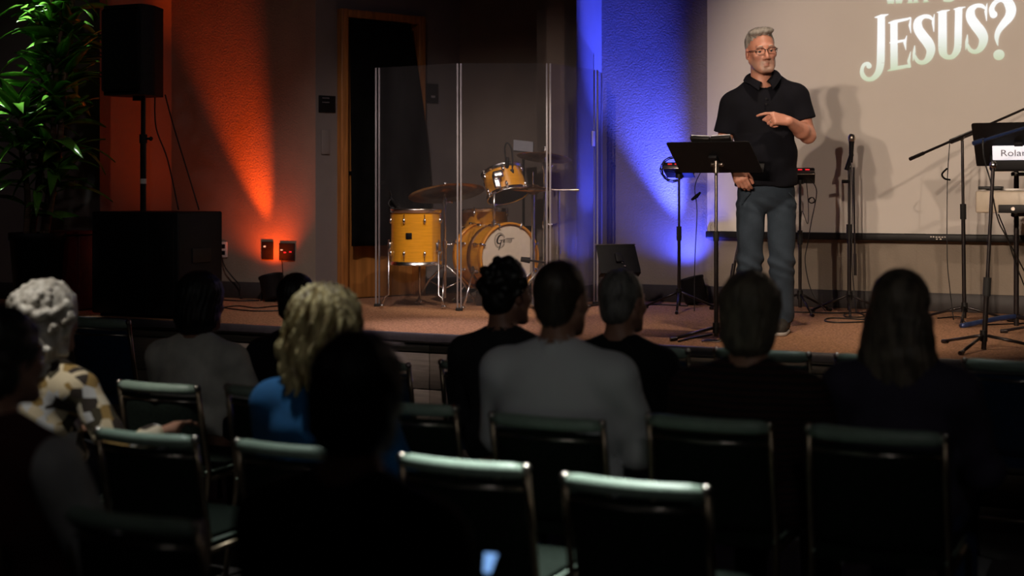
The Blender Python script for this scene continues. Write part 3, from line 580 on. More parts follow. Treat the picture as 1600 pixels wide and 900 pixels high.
# keyboards at far right
def keyboards():
    b = G(1588, 8.95); r = thing('keyboard_stand', 'two-tier black keyboard stand at the right edge', 'keyboard stand', b)
    mb = MB(); mb.cyl(b, b + Z * 1.02, .016); obj('column', mb, M_pole, r)
    mb = MB(); mb.tube(smooth_path([b + U * -.30 - W * .3 + Z * .012, b - U * .1 - W * .1 + Z * .05, b + Z * .06]), .017, 8); obj('foot', mb, M_blue, r)
    mb = MB(); mb.tube(smooth_path([b + U * .35 - W * .25 + Z * .012, b + U * .1 - W * .08 + Z * .05, b + Z * .06]), .017, 8); obj('foot', mb, M_pole, r)
    z2 = P(1588, 332, 8.9).z; z1 = P(1588, 268, 8.75).z
    for z_, nm in ((z2 - .014, 'lower_arm'), (z1 - .014, 'upper_arm')):
        for s_ in (0, .45): mb = MB(); q = Vector((b.x, b.y, z_)) + U * s_; mb.cyl(q - W * .22, q + W * .16, .012); obj('arm', mb, M_pole, r)
        mb = MB(); q = Vector((b.x, b.y, z_)); mb.cyl(q - U * .03, q + U * .5, .012); obj('crossbar', mb, M_pole, r)
    k2 = P(1527, 332, 8.72); k2.z = z2; ctr = k2 + U * .55 + W * .05
    k = thing('keyboard', 'cream keyboard on the lower tier of the stand', 'keyboard', ctr)
    mb = MB(); mb.box(ctr + Z * .07, (1.1, .30, .135), Rw, .012); obj('body', mb, M_keys, k)
    mb = MB(); mb.box(ctr + Z * .028 - W * .153 + U * .06, (.95, .01, .05), Rw, .003); obj('rear_panel', mb, M_blackm, k)
    for i in range(5): mb = MB(); q = ctr + Z * .028 - W * .159 + U * (-.33 + .1 * i); mb.cyl(q, q - W * .012, .011); obj('socket', mb, M_steel, k)
    mb = MB(); mb.box(ctr + Z * .145 + W * .06, (1.0, .16, .012), Rw, .002); obj('keys', mb, M_white, k)
    mb = MB(); mb.box(ctr + Z * .155 - U * .47 - W * .05, (.14, .1, .02), Rw, .004); o = obj('control_box', mb, M_blackm, None, ctr + Z * .14 - U * .47 - W * .05); tag(o, 'small dark box on the left end of the cream keyboard', 'box')
    k1 = P(1549, 268, 8.6); k1.z = z1; ctr = k1 + U * .6 + W * .02
    k = thing('keyboard', 'black keyboard with a white lettered rear panel on the upper tier', 'keyboard', ctr)
    mb = MB(); mb.box(ctr + Z * .05 + W * .02, (1.2, .30, .1), Rw, .012); obj('body', mb, M_black, k)
    R2 = Rw @ Matrix.Rotation(math.radians(14), 3, 'X')
    mb = MB(); pc = ctr + Z * .108 - W * .145; mb.box(pc, (1.16, .012, .088), R2, .004); obj('rear_panel', mb, mat('glow_white_panel', (.8, .8, .84), .3, emit=(.85, .87, 1), es=.55), k)  # emission stands in for light falling on the white panel
    cu = bpy.data.curves.new('lettering', 'FONT'); cu.body = 'Roland'; cu.size = .056; cu.extrude = .0006; to = bpy.data.objects.new('tmp', cu); COL.objects.link(to)
    bpy.context.view_layer.update(); me = bpy.data.meshes.new_from_object(to.evaluated_get(bpy.context.evaluated_depsgraph_get())); bpy.data.objects.remove(to)
    mb = MB(); q0 = pc - R2.col[1] * .0075 - R2.col[0] * .535 - R2.col[2] * .018
    mb.add([q0 + R2.col[0] * v.co.x * 1.2 + R2.col[2] * v.co.y - R2.col[1] * v.co.z for v in me.vertices], [list(p.vertices) for p in me.polygons]); bpy.data.meshes.remove(me)
    obj('lettering', mb, mat('grey_print', (.16, .16, .18), .6, var=.05), k)
    b3 = G(1640, 8.35); r = thing('music_stand', 'tall black music stand desk in front of the upper keyboard', 'music stand', b3); tripod(r, b3, .27, .07, M_pole, .5)
    ex = -U; dn = (W * .78 - Z * .62).normalized(); ey = -dn; ez = ex.cross(ey); R_ = Matrix((ex, ey, ez)).transposed(); dc = P(1592, 226, 8.42)
    desk(r, dc, R_, .52, .40); mb = MB(); mb.cyl(b3 + Z * .02, dc + U * .05 - Z * .08, .012); obj('pole', mb, M_pole, r)
    hang('cable', 'pair of thin cables crossing behind the keyboard stand', [P(1560, 335, 8.8), P(1572, 365, 8.85), P(1590, 420, 8.9), P(1615, 480, 8.95)], .004)
keyboards()
# cables on the floor
def floor_cable(label, pts, r=.005):
    q = [G(px, 1914 / (py - HY) ) + Z * r for px, py in pts]; mb = MB(); mb.tube(smooth_path(q, 8), r, 6); o = obj('floor_cable', mb, M_cable, None, q[0] - Z * r); tag(o, label, 'cable')
floor_cable('black cable looped on the stage right of the man', [(1420, 494), (1360, 500), (1300, 498), (1290, 503), (1320, 505), (1390, 502), (1440, 500)])
floor_cable('black cable running along the stage behind the man', [(1240, 488.5), (1300, 490), (1340, 490), (1350, 496), (1322, 496), (1330, 490), (1420, 489)])
floor_cable('thin cable on the stage near the boom stand', [(1465, 498), (1500, 496), (1510, 505), (1540, 508), (1600, 506)], .004)
floor_cable('black cables lying along the left stage wall', [(330, 484), (370, 479), (400, 482), (440, 479), (480, 484), (400, 487), (350, 482)])
floor_cable('dark cable at the stage front below the music stand', [(1060, 535), (1085, 529), (1112, 524)], .006)
floor_cable('cable on the floor right of the drum shield', [(945, 473), (985, 477), (1030, 477), (1075, 479)], .005)
# brass floor pocket near the music stand
q = G(1112, 1914 / (534 - HY)); r = thing('floor_pocket', 'small metal floor pocket in the stage carpet', 'floor box', q)
mb = MB(); mb.box(q + Z * .004, (.10, .07, .008), Rw, .002); obj('rim', mb, M_steel, r); mb = MB(); mb.box(q + Z * .009, (.08, .05, .004), Rw, .001); obj('lid', mb, M_black, r)
# ------------------------------------------------------------------ drum kit
def lug(R, c, s=1.0):
    """lug casing: c on the shell, R.col[0] outward, R.col[2] along the shell"""
    mb = MB(); mb.sphere(c + R.col[0] * .010, .013 * s, 10, (1, .85, 1.7), R); mb.cyl(c + R.col[0] * .012, c + R.col[0] * .012 + R.col[2] * .05, .003, None, 6); return mb
def drum(name, label, c, up, rad, dep, group=None, nl=8, head_top=True, xh=(1, 0, 0), shell_m=None, hoop_m=None, base=None):
    R = frame_from(up, xh); r = thing(name, label, 'drum', base if base is not None else c - Vector(up).normalized() * dep / 2, 0, group); hm = hoop_m or M_chrome
    b = c - R.col[2] * dep / 2
    mb = MB(); mb.lathe([(rad, .004), (rad, dep - .004)], b, R, 40); mb.lathe([(rad - .008, dep - .004), (rad - .008, .004)], b, R, 40); obj('shell', mb, shell_m or M_maple, r)
    for z in (0, dep):
        mb = MB(); k = -1 if z == 0 else 1; pr = [(rad + .003, z - k * .022), (rad + .010, z - k * .02), (rad + .008, z), (rad + .012, z + k * .006), (rad + .001, z + k * .007), (rad + .001, z - k * .02)]
        mb.lathe(pr if k > 0 else pr[::-1], b, R, 40); obj('hoop', mb, hm, r)
        mb = MB(); mb.lathe([(0, z), (rad + .002, z)], b, R, 40); obj('head', mb, M_skinhead if (z > 0) == head_top else M_black, r)
    for i in range(nl):
        a = 2 * math.pi * (i + .5) / nl; o_ = R.col[0] * math.cos(a) + R.col[1] * math.sin(a); t = R.col[2].cross(o_)
        for z, s_ in ((dep * .2, -1), (dep * .8, 1)):
            L = Matrix((o_, t * s_, R.col[2] * s_)).transposed(); obj('lug', lug(L, b + o_ * rad + R.col[2] * z), M_chrome, r)
    return r, R, b
def tripod_chrome(r, b, rad, hub, rot, n=3):
    for k in range(n):
        a = rot + 2 * math.pi * k / n; dv = Vector((math.cos(a), math.sin(a), 0)); e = b + dv * rad + Z * .012; mb = MB()
        mb.tube([b + Z * hub + dv * .015, b + dv * rad * .55 + Z * (hub * .62), e], .008, 6); mb.tube([b + Z * (hub * .45) + dv * .012, b + dv * rad * .55 + Z * (hub * .62)], .006, 6); mb.sphere(e, .014, 8); obj('leg', mb, M_chrome, r)
def cymbal_stand(label, px, d, ztop, rot=.3, rad=.26):
    b = G(px, d); r = thing('cymbal_stand', label, 'stand', b); tripod_chrome(r, b, rad, .30, rot)
    s_ = ztop * .55; mb = MB(); mb.cyl(b + Z * .06, b + Z * s_, .0125); obj('lower_tube', mb, M_chrome, r)
    mb = MB(); mb.cyl(b + Z * s_, b + Z * ztop, .009); obj('upper_tube', mb, M_chrome, r)
    for z in (s_, ztop - .06): mb = MB(); mb.cyl(b + Z * (z - .025), b + Z * (z + .025), .018); mb.cyl(b + Z * z, b + Z * z + X * .045, .006); mb.sphere(b + Z * z + X * .05, .011, 8); obj('clamp', mb, M_chrome, r)
    return r, b + Z * ztop
def cymbal(label, c, up, rad):
    R = frame_from(up); r = thing('cymbal', label, 'cymbal', c); b = c
    mb = MB(); mb.lathe([(.006, .028), (.02, .026), (.045, .010), (.055, .004), (rad * .6, -.008), (rad, -.022), (rad, -.0232), (rad * .6, -.0095), (.055, .0025), (.044, .0085), (.02, .0245), (.006, .0265)], b, R, 48); obj('plate', mb, M_brass, r)
    mb = MB(); mb.cyl(b + R.col[2] * .025, b + R.col[2] * .045, .012); mb.cyl(b + R.col[2] * .045, b + R.col[2] * .06, .005); mb.sphere(b + R.col[2] * .058 , .009, 8, (1.8, .6, 1), R); obj('wing_nut', mb, M_chrome, r)
# bass drum
nrm = Vector((math.sin(math.radians(33)), -math.cos(math.radians(33)), 0)); BR = .248; BD = .36
cf = P(797, 402, 10.35); bc = cf - nrm * (BD / 2 + .02); fl = Vector((bc.x, bc.y, ST))
R = frame_from(nrm, Z); bd = thing('bass_drum', 'amber maple bass drum with a lettered cream front head', 'drum', fl); b0 = bc - nrm * BD / 2
mb = MB(); mb.lathe([(BR - .012, .0), (BR - .012, BD)], b0, R, 56); mb.lathe([(BR - .02, BD), (BR - .02, 0)], b0, R, 56); obj('shell', mb, M_maple, bd)
for z in (-.02, BD - .02): mb = MB(); mb.lathe([(BR - .006, z), (BR + .008, z), (BR + .010, z + .004), (BR + .010, z + .038), (BR + .008, z + .042), (BR - .006, z + .042), (BR - .006, z)], b0, R, 56); obj('hoop', mb, M_hoopw, bd)
mb = MB(); mb.lathe([(BR - .012, BD * .5 - .02), (BR - .008, BD * .5 - .02), (BR - .008, BD * .5 + .02), (BR - .012, BD * .5 + .02)], b0, R, 56); obj('inlay_band', mb, mat('dark_inlay', (.16, .06, .015), .3, var=.2), bd)
mb = MB(); mb.lathe([(0, BD + .008), (BR - .03, BD + .008), (BR - .014, BD + .004), (BR - .008, BD - .006)], b0, R, 56); hd = obj('front_head', mb, M_skinhead, bd)
mb = MB(); mb.lathe([(0, -.006), (BR - .008, -.006)], b0, R, 40); obj('rear_head', mb, M_black, bd)
for i in range(8):
    a = 2 * math.pi * (i + .5) / 8; o_ = R.col[0] * math.cos(a) + R.col[1] * math.sin(a); t = nrm.cross(o_)
    for s_, zc in ((1, BD + .012), (-1, -.012)):
        L = Matrix((o_, t * s_, nrm * s_)).transposed(); q = b0 + o_ * (BR - .01) + nrm * (BD * .5 + s_ * BD * .22)
        obj('lug', lug(L, q, 1.3), M_chrome, bd)
        mb = MB(); q2 = b0 + nrm * (zc + s_ * .012) + o_ * (BR + .012); mb.box(q2 - o_ * .012 , (.03, .016, .012), L, .003); mb.box(q2 - nrm * s_ * .012 + o_ * .004, (.01, .018, .03), L, .003)
        mb.cyl(q2 - nrm * s_ * .0 + o_ * .008, q + o_ * .02, .0035, None, 6); obj('claw', mb, M_chrome, bd)
for s_ in (-1, 1):
    side = nrm.cross(Z) * s_; q = bc + nrm * .08 + side * (BR - .03) - Z * .09; e = bc + nrm * .16 + side * (BR + .13); e.z = ST + .01
    mb = MB(); mb.cyl(q - side * .01, q + side * .03, .028); mb.tube([q + side * .02, e], .009, 8); mb.sphere(e, .014, 8); obj('spur', mb, M_chrome, bd)
mb = MB(); q = Vector((bc.x, bc.y, ST)); mb.box(q + Z * ((bc.z - BR - ST) / 2 - .004), (.2, .24, bc.z - BR - ST - .006), Matrix.Rotation(math.radians(-33), 3, 'Z'), .01); obj('cradle', mb, M_black, bd)
# lettering on the front head: a large G in a ring and slanted capitals
ex = nrm.cross(Z) * -1; ey = Z; o_ = b0 + nrm * (BD + .0095); mb = MB(); s_ = .00070
def hx(u, v): return ((u - 600) * s_, (620 - v) * s_)
def hs(pts, t=.0): mb.stroke([(*hx(u, v), w_ * s_) for u, v, w_ in pts], o_, ex, ey, t)
ring = [(482 + 66 * math.cos(t), 442 + 78 * math.sin(t), 5) for t in np.linspace(.5, 2 * math.pi - .35, 40)]; hs(ring)
ring2 = [(482 + 55 * math.cos(t), 442 + 66 * math.sin(t), 3) for t in np.linspace(.5, 2 * math.pi - .35, 40)]; hs(ring2)
hs(curve((520, 395, 8), (500, 386, 12), (470, 400, 18), (450, 440, 22), (458, 470, 18), (485, 472, 10), (500, 450, 8))); hs([(505, 440, 10), (488, 490, 14), (468, 545, 9)]); hs([(478, 440, 6), (520, 440, 8)])
x0 = 520
for ch, wd in (('R', 17), ('E', 17), ('T', 20), ('S', 18), ('C', 18), ('H', 22)):
    a = x0; e = x0 + wd - 5; sl_ = lambda v: (466 - v) * .25
    def ln(*q): hs([(a + u + sl_(v), v, 6) for u, v in q])
    if ch == 'R': ln((0, 466), (0, 428)); ln((0, 430), (10, 434), (10, 446), (0, 450)); ln((3, 450), (12, 468))
    if ch == 'E': ln((0, 466), (0, 428)); ln((0, 430), (12, 430)); ln((0, 447), (9, 447)); ln((0, 464), (12, 464))
    if ch == 'T': ln((7, 466), (7, 425)); ln((-3, 423), (100, 423))
    if ch == 'S': ln((12, 434), (3, 434), (2, 444), (11, 450), (10, 462), (0, 464))
    if ch == 'C': ln((12, 434), (3, 436), (1, 450), (3, 464), (12, 464))
    if ch == 'H': ln((0, 474), (0, 426)); ln((14, 466), (14, 420)); ln((0, 446), (14, 446))
    x0 += wd
hs([(465, 305, 4), (510, 305, 4)]); hs([(480, 300, 4), (480, 315, 4)])
obj('lettering', mb, M_ink, hd)
# rack tom on its post
up = Vector((-.23, .35, .9)).normalized(); r, R, b = drum('rack_tom', 'amber maple rack tom tilted above the bass drum', P(789, 287, 10.5), up, .15, .20, None, 6)
mb = MB(); q = P(776, 283, 10.32); mb.box(q, (.05, .03, .12), R, .012); mb.box(q + Vector((.01, -.01, .05)), (.08, .03, .06), R, .015); obj('mount_plate', mb, M_chrome, r)
mb = MB(); q = P(772, 302, 10.33); mb.tube([q, P(772, 352, 10.36)], .011, 10); mb.cyl(P(772, 346, 10.36), P(772, 358, 10.36), .02); mb.cyl(q - X * .005, P(783, 297, 10.38), .009); obj('post', mb, M_chrome, r)
# floor tom with three legs
ftc = P(650, 370, 10.3); r, R, b = drum('floor_tom', 'amber maple floor tom with chrome legs at the left of the kit', ftc, Z, .182, .395, None, 8, True, (1, 0, 0), None, None, Vector((ftc.x, ftc.y, ST)))
for a in (-2.95, -.55, 1.5):
    dv = Vector((math.cos(a), math.sin(a), 0)); q = Vector((ftc.x, ftc.y, 0)) + dv * .20; tv = dv
    mb = MB(); mb.tube([Vector((q.x, q.y, ST + .50)), Vector((q.x, q.y, ST + .10)), Vector((q.x, q.y, ST + .08)) + dv * .03, Vector((q.x, q.y, ST + .015)) + dv * .05], .0065, 8); e = Vector((q.x, q.y, ST + .018)) + dv * .05; mb.sphere(e, .016, 8); obj('leg', mb, M_chrome, r)
    mb = MB(); L = Matrix((dv, Z.cross(dv), Z)).transposed(); mb.box(Vector((q.x, q.y, ftc.z - .07)) - dv * .008, (.03, .045, .07), L, .01); obj('leg_bracket', mb, M_chrome, r)
mb = MB(); q = P(641.5, 367.5, 10.3); q.y = ftc.y - math.sqrt(.182 ** 2 - (q.x - ftc.x) ** 2) - .003; mb.box(q, (.045, .006, .045), Matrix.Rotation(-.2, 3, 'Z'), .004); obj('badge', mb, M_black, r)
mb = MB(); mb.lathe([(.012, 0), (.012, .0005)], q - Y * .0035, frame_from(-Y), 14); obj('badge_ring', mb, M_steel, r)
# snare drum and its stand
sc_ = P(757, 344, 10.82); r, R, b = drum('snare_drum', 'shallow amber snare drum behind the bass drum', sc_, Vector((-.03, .08, 1)), .178, .15, None, 8)
b = Vector((sc_.x, sc_.y, ST)); r = thing('snare_stand', 'chrome basket stand under the snare drum', 'stand', b); tripod_chrome(r, b, .24, .25, 1.0)
mb = MB(); mb.cyl(b + Z * .08, Vector((b.x, b.y, sc_.z - .14)), .012); obj('tube', mb, M_chrome, r)
for k in range(3): a = k * 2.1; mb = MB(); q = Vector((b.x, b.y, sc_.z - .14)); dv = Vector((math.cos(a), math.sin(a), 0)); mb.tube([q, q + dv * .17 + Z * .03, q + dv * .19 + Z * .07], .006, 6); obj('basket_arm', mb, M_chrome, r)
# cymbals and stands
r, t = cymbal_stand('chrome cymbal stand between the floor tom and the bass drum', 695, 10.45, P(695, 303, 10.45).z - ST, .5)
cymbal('large bronze ride cymbal above the floor tom', P(697, 298, 10.45), (-.12, .24, .96), .285)
r, t = cymbal_stand('tall chrome cymbal stand at the right of the kit', 851, 10.40, P(851, 246, 10.40).z - ST, 1.2, .2)
cymbal('dark bronze crash cymbal on the tall right stand', P(851, 242, 10.40), (.10, .16, .98), .205)
b = G(873, 10.32); r = thing('boom_stand', 'thin chrome boom stand behind the right shield panel', 'stand', b); tripod_chrome(r, b, .2, .22, .2); zt = P(873, 297, 10.32).z
mb = MB(); mb.cyl(b + Z * .05, Vector((b.x, b.y, zt)), .0085); obj('tube', mb, M_chrome, r)
mb = MB(); q = Vector((b.x, b.y, zt)); mb.cyl(q - X * .05, q + X * .05, .008); mb.cyl(q + X * .05, q + X * .15, .0095); obj('arm', mb, M_steel, r)
mb = MB(); q = b + Z * .42; mb.cyl(q - Z * .03, q + Z * .03, .016); obj('clamp', mb, M_chrome, r)
# hi-hat
b = G(833, 10.42); zt = P(833, 296, 10.42).z; r = thing('hi_hat_stand', 'chrome hi-hat stand right of the rack tom', 'stand', b); tripod_chrome(r, b, .22, .25, .8)
mb = MB(); mb.cyl(b + Z * .04, Vector((b.x, b.y, zt - .02)), .012); obj('tube', mb, M_chrome, r); mb = MB(); mb.cyl(Vector((b.x, b.y, zt - .02)), Vector((b.x, b.y, zt + .13)), .004); obj('pull_rod', mb, M_chrome, r)
mb = MB(); mb.box(b + Vector((.0, -.14, .03)), (.09, .26, .015), Matrix.Rotation(.5, 3, 'Z') @ Matrix.Rotation(.12, 3, 'X'), .004); obj('pedal', mb, M_chrome, r)
q = Vector((b.x, b.y, zt)); hh = thing('hi_hat', 'pair of dark bronze hi-hat cymbals right of the rack tom', 'cymbal', q)
for s_, nm in ((1, 'top_cymbal'), (-1, 'bottom_cymbal')):
    mb = MB(); Rz = Matrix.Identity(3) if s_ > 0 else Matrix.Rotation(math.pi, 3, 'X'); mb.lathe([(.006, .04), (.03, .035), (.05, .022), (.175, .004), (.175, .003), (.05, .0205), (.006, .038)], q, Rz, 36); obj(nm, mb, M_brass, hh)
# drum throne
b = G(803, 11.12); r = thing('drum_throne', 'black round drum throne behind the rack tom', 'stool', b); tripod(r, b, .18, .2, M_blackm, .4)
mb = MB(); mb.cyl(b + Z * .05, b + Z * .5, .014); obj('post', mb, M_blackm, r); mb = MB(); mb.lathe([(0, .48), (.16, .48), (.17, .5), (.17, .56), (.15, .575), (0, .575)], b, None, 28); obj('seat', mb, M_cloth, r)
# drummer's sheet of paper on a small stand
b = G(818, 11.12); r = thing('sheet_stand', 'thin dark stand behind the drums holding a white sheet', 'music stand', b); tripod(r, b, .1, .06, M_pole, .1); q = P(818, 229, 11.05)
mb = MB(); mb.cyl(b + Z * .02, q + Y * .02 - Z * .01, .01); obj('pole', mb, M_pole, r)
ex = Vector((.84, .1, -.53)).normalized(); ex = Vector((.95, .05, -.1)).normalized(); ey = Vector((-.62, .6, .5)).normalized(); ez = ex.cross(ey).normalized(); ey = ez.cross(ex); R_ = Matrix((ex, ey, ez)).transposed()
mb = MB(); mb.box(q, (.16, .16, .004), R_); obj('desk', mb, M_black, r)
sh_ = thing('sheet_of_paper', 'white sheet of paper tilted above the drums', 'paper', q); mb = MB()
mb.prism([(-.08, -.075), (.075, -.075), (.075, .075), (-.08, .075)], .002, q + ez * .004, ex, ey); mb.prism([(-.08, -.075), (.075, -.075), (.075, .075), (-.08, .075)], .002, q - ez * .006, ex, ey); obj('page', mb, M_paper, sh_)
# small microphones on the kit
def kit_mic(label, base, pts, tip, ax):
    r = thing('drum_microphone', label, 'microphone', base); ax = Vector(ax).normalized(); Rm = frame_from(ax)
    mb = MB(); mb.tube(smooth_path(pts), .006, 6); obj('gooseneck', mb, M_cable, r)
    mb = MB(); mb.lathe([(0, -.05), (.012, -.05), (.017, -.02), (.02, .03), (.016, .045), (0, .047)], tip, Rm, 14); obj('capsule', mb, M_black, r)
    mb = MB(); mb.box(pts[0], (.03, .03, .035), None, .006); obj('clip', mb, M_blackm, r)
kit_mic('black clip-on microphone with a looped lead above the rack tom', P(800, 268, 10.4), [P(800, 268, 10.4), P(801, 250, 10.4), P(799, 232, 10.4), P(793, 223, 10.4), P(789, 230, 10.4), P(790, 250, 10.4)], P(792, 256, 10.4), (-.1, .1, -1))
kit_mic('small clip-on microphone at the left rim of the floor tom', P(613, 326, 10.3), [P(613, 327, 10.3), P(607, 318, 10.3), P(612, 308, 10.32), P(609, 298, 10.32)], P(616, 316, 10.33), (.6, .3, -.8))
b = G(862, 10.25); r = thing('drum_microphone', 'black microphone on a short boom in front of the bass drum', 'microphone', b); tripod(r, b, .13, .05, M_pole, 1.2); q = P(862, 412, 10.2)
mb = MB(); mb.cyl(b + Z * .02, q, .01); obj('tube', mb, M_pole, r); mb = MB(); mb.cyl(q, P(822, 406, 10.16), .008); obj('boom', mb, M_pole, r); mb = MB(); mb.cyl(P(828, 407, 10.16), P(814, 405, 10.15), .022, .018); obj('capsule', mb, M_black, r)
# bass pedal
b = bc - nrm * .36; b = Vector((b.x, b.y, ST)); r = thing('bass_pedal', 'black bass drum pedal behind the kick', 'pedal', b); Rp = Matrix.Rotation(math.radians(-33), 3, 'Z')
mb = MB(); mb.box(b + Z * .01, (.12, .3, .012), Rp, .003); obj('base_plate', mb, M_blackm, r); mb = MB(); mb.box(b + Z * .045, (.08, .27, .01), Rp @ Matrix.Rotation(.2, 3, 'X'), .003); obj('footboard', mb, M_steel, r)
mb = MB(); mb.cyl(b + nrm * .1 + Z * .02, b + nrm * .12 + Z * .28, .008); mb.sphere(b + nrm * .13 + Z * .28, .028, 10); obj('beater', mb, M_chrome, r)
# ------------------------------------------------------------------ clear drum shield
SP = [G(590, 10.42), G(717.5, 10.05), G(857, 10.05), G(931, 10.6), G(940, 10.88)]; SP[4].x = SP[3].x + .06
SHH = 1.765; shd = thing('drum_shield', 'clear acrylic drum shield of hinged panels around the drum kit', 'drum shield', SP[1])
for i in range(4):
    a, b = SP[i], SP[i + 1]; d = (b - a).normalized(); a2 = a + d * .018; b2 = b - d * .018; Rq = Matrix((d, Z.cross(d), Z)).transposed()
    mb = MB(); mb.box((a2 + b2) / 2 + Z * (SHH / 2 + .006), ((b2 - a2).length, .006, SHH - .01), Rq); obj('panel', mb, M_acr, shd)
for i, q in enumerate(SP):
    mb = MB()
    for k, off in enumerate((-.012, .012)) if i < 4 else ((0, 0.0),): mb.box(q + X * off + Z * (SHH / 2), (.013, .012, SHH), None, .002, 1)
    obj('hinge', mb, M_hinge, shd)
    mb = MB(); mb.box(q + Z * .01, (.05, .06, .02), None, .004); obj('foot', mb, M_rubber, shd)
d = (SP[3] - SP[2]).normalized(); q = SP[3] - d * .045; q = Vector((q.x, q.y, P(920, 216, 10.5).z)); mb = MB(); mb.box(q - d.cross(Z) * -.006, (.04, .006, .115), Matrix((d, Z.cross(d), Z)).transposed(), .002); obj('label_plate', mb, M_white, shd)
# ------------------------------------------------------------------ audience chairs
def make_chair(pad, roll):
    r = thing('stacking_chair', 'x', 'chair'); HT = .83
    def up(sx, z): t = (z - .45) / (HT - .45); return Vector((sx * (.205 - .004 * max(t, 0)), -.185 - .075 * max(t, 0), z))
    for sx in (-1, 1):
        mb = MB(); mb.tube([up(sx, HT - .01), up(sx, .62), up(sx, .47), Vector((sx * .205, -.19, .40)), Vector((sx * .212, -.235, .20)), Vector((sx * .218, -.26, .014))], .0115, 8); o = obj('rear_leg', mb, M_frame, r)
        mb = MB(); mb.cyl((sx * .218, -.26, .0), (sx * .218, -.26, .022), .015); obj('glide', mb, M_rubber, o)
        mb = MB(); mb.tube([Vector((sx * .205, -.19, .42)), Vector((sx * .208, .16, .425)), Vector((sx * .210, .205, .40)), Vector((sx * .215, .235, .014))], .0115, 8); o = obj('front_leg', mb, M_frame, r)
        mb = MB(); mb.cyl((sx * .215, .235, 0), (sx * .215, .235, .022), .015); obj('glide', mb, M_rubber, o)
    mb = MB(); mb.tube([up(-1, HT - .075) + Vector((0, .0, 0)), up(-1, HT - .075) * .5 + up(1, HT - .075) * .5 + Vector((0, -.038, 0)), up(1, HT - .075)], .006, 8)
    mb.v = mb.v; obj('back_rail', mb, M_steel, r)
    mb = MB(); mb.tube([Vector((-.207, .0, .418)), Vector((.207, .0, .418))], .010, 8); mb.tube([Vector((-.21, -.225, .24)), Vector((.21, -.225, .24))], .008, 8); obj('stretcher', mb, M_frame, r)
    # back pad: curved slab
    mb = MB(); nu, nv = 10, 8; fr = []; bk = []
    for j in range(nv + 1):
        z = .475 + (HT - .055 - .475) * j / nv
        for i in range(nu + 1):
            s_ = -1 + 2 * i / nu; x = s_ * .192; y0 = up(0, z).y - .032 * (1 - s_ * s_); e = (1 - abs(s_) ** 6) * (1 - abs(2 * j / nv - 1) ** 8)
            fr.append((x, y0 + .012 + .022 * e, z)); bk.append((x, y0 + .006 - .012 * e, z))
    m_ = len(fr); fs = []
    for j in range(nv):
        for i in range(nu): a = j * (nu + 1) + i; b = a + nu + 1; fs.append([a, b, b + 1, a + 1]); fs.append([m_ + a, m_ + a + 1, m_ + b + 1, m_ + b])
    for j in range(nv): a = j * (nu + 1); b = a + nu + 1; fs.append([a, m_ + a, m_ + b, b]); a += nu; b += nu; fs.append([a, b, m_ + b, m_ + a])
    for i in range(nu): fs.append([i, i + 1, m_ + i + 1, m_ + i]); a = nv * (nu + 1) + i; fs.append([a, m_ + a, m_ + a + 1, a + 1])
    mb.add(fr + bk, fs, True); obj('backrest', mb, pad, r)
    mb = MB(); pts = []
    for i in range(11): s_ = -1 + .2 * i; pts.append(Vector((s_ * .196, up(0, HT - .02).y - .032 * (1 - s_ * s_) + .004, HT - .022)))
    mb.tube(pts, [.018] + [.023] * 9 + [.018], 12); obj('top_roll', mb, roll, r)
    for sx in (-1, 1):
        mb = MB(); mb.sphere(up(sx, HT - .014) , .0155, 10); obj('end_cap', mb, M_steel, r)
    mb = MB(); mb.prism(rounded([(-.2, -.205), (.2, -.205), (.205, .22), (-.205, .22)], .05), .045, (0, 0, .428), (1, 0, 0), (0, 1, 0)); obj('seat', mb, pad, r)
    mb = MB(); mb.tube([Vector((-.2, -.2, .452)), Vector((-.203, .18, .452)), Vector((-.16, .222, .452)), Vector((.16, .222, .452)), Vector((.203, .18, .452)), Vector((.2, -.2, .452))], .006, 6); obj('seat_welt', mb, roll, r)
    return r
def dup(root, loc, rz, label, group=None, scale=1.0):
    r = root.copy(); COL.objects.link(r); r.location = loc; r.rotation_euler = (0, 0, rz); r['label'] = label
    if group: r['group'] = group
    r.scale = (1, 1, scale)
    for ch in list(root.children):
        c = ch.copy(); COL.objects.link(c); c.parent = r
        for g in ch.children: d = g.copy(); COL.objects.link(d); d.parent = c
    return r
green = make_chair(M_pad, M_roll); navy = make_chair(M_padn, M_roll); teal = make_chair(M_padt, M_roll)
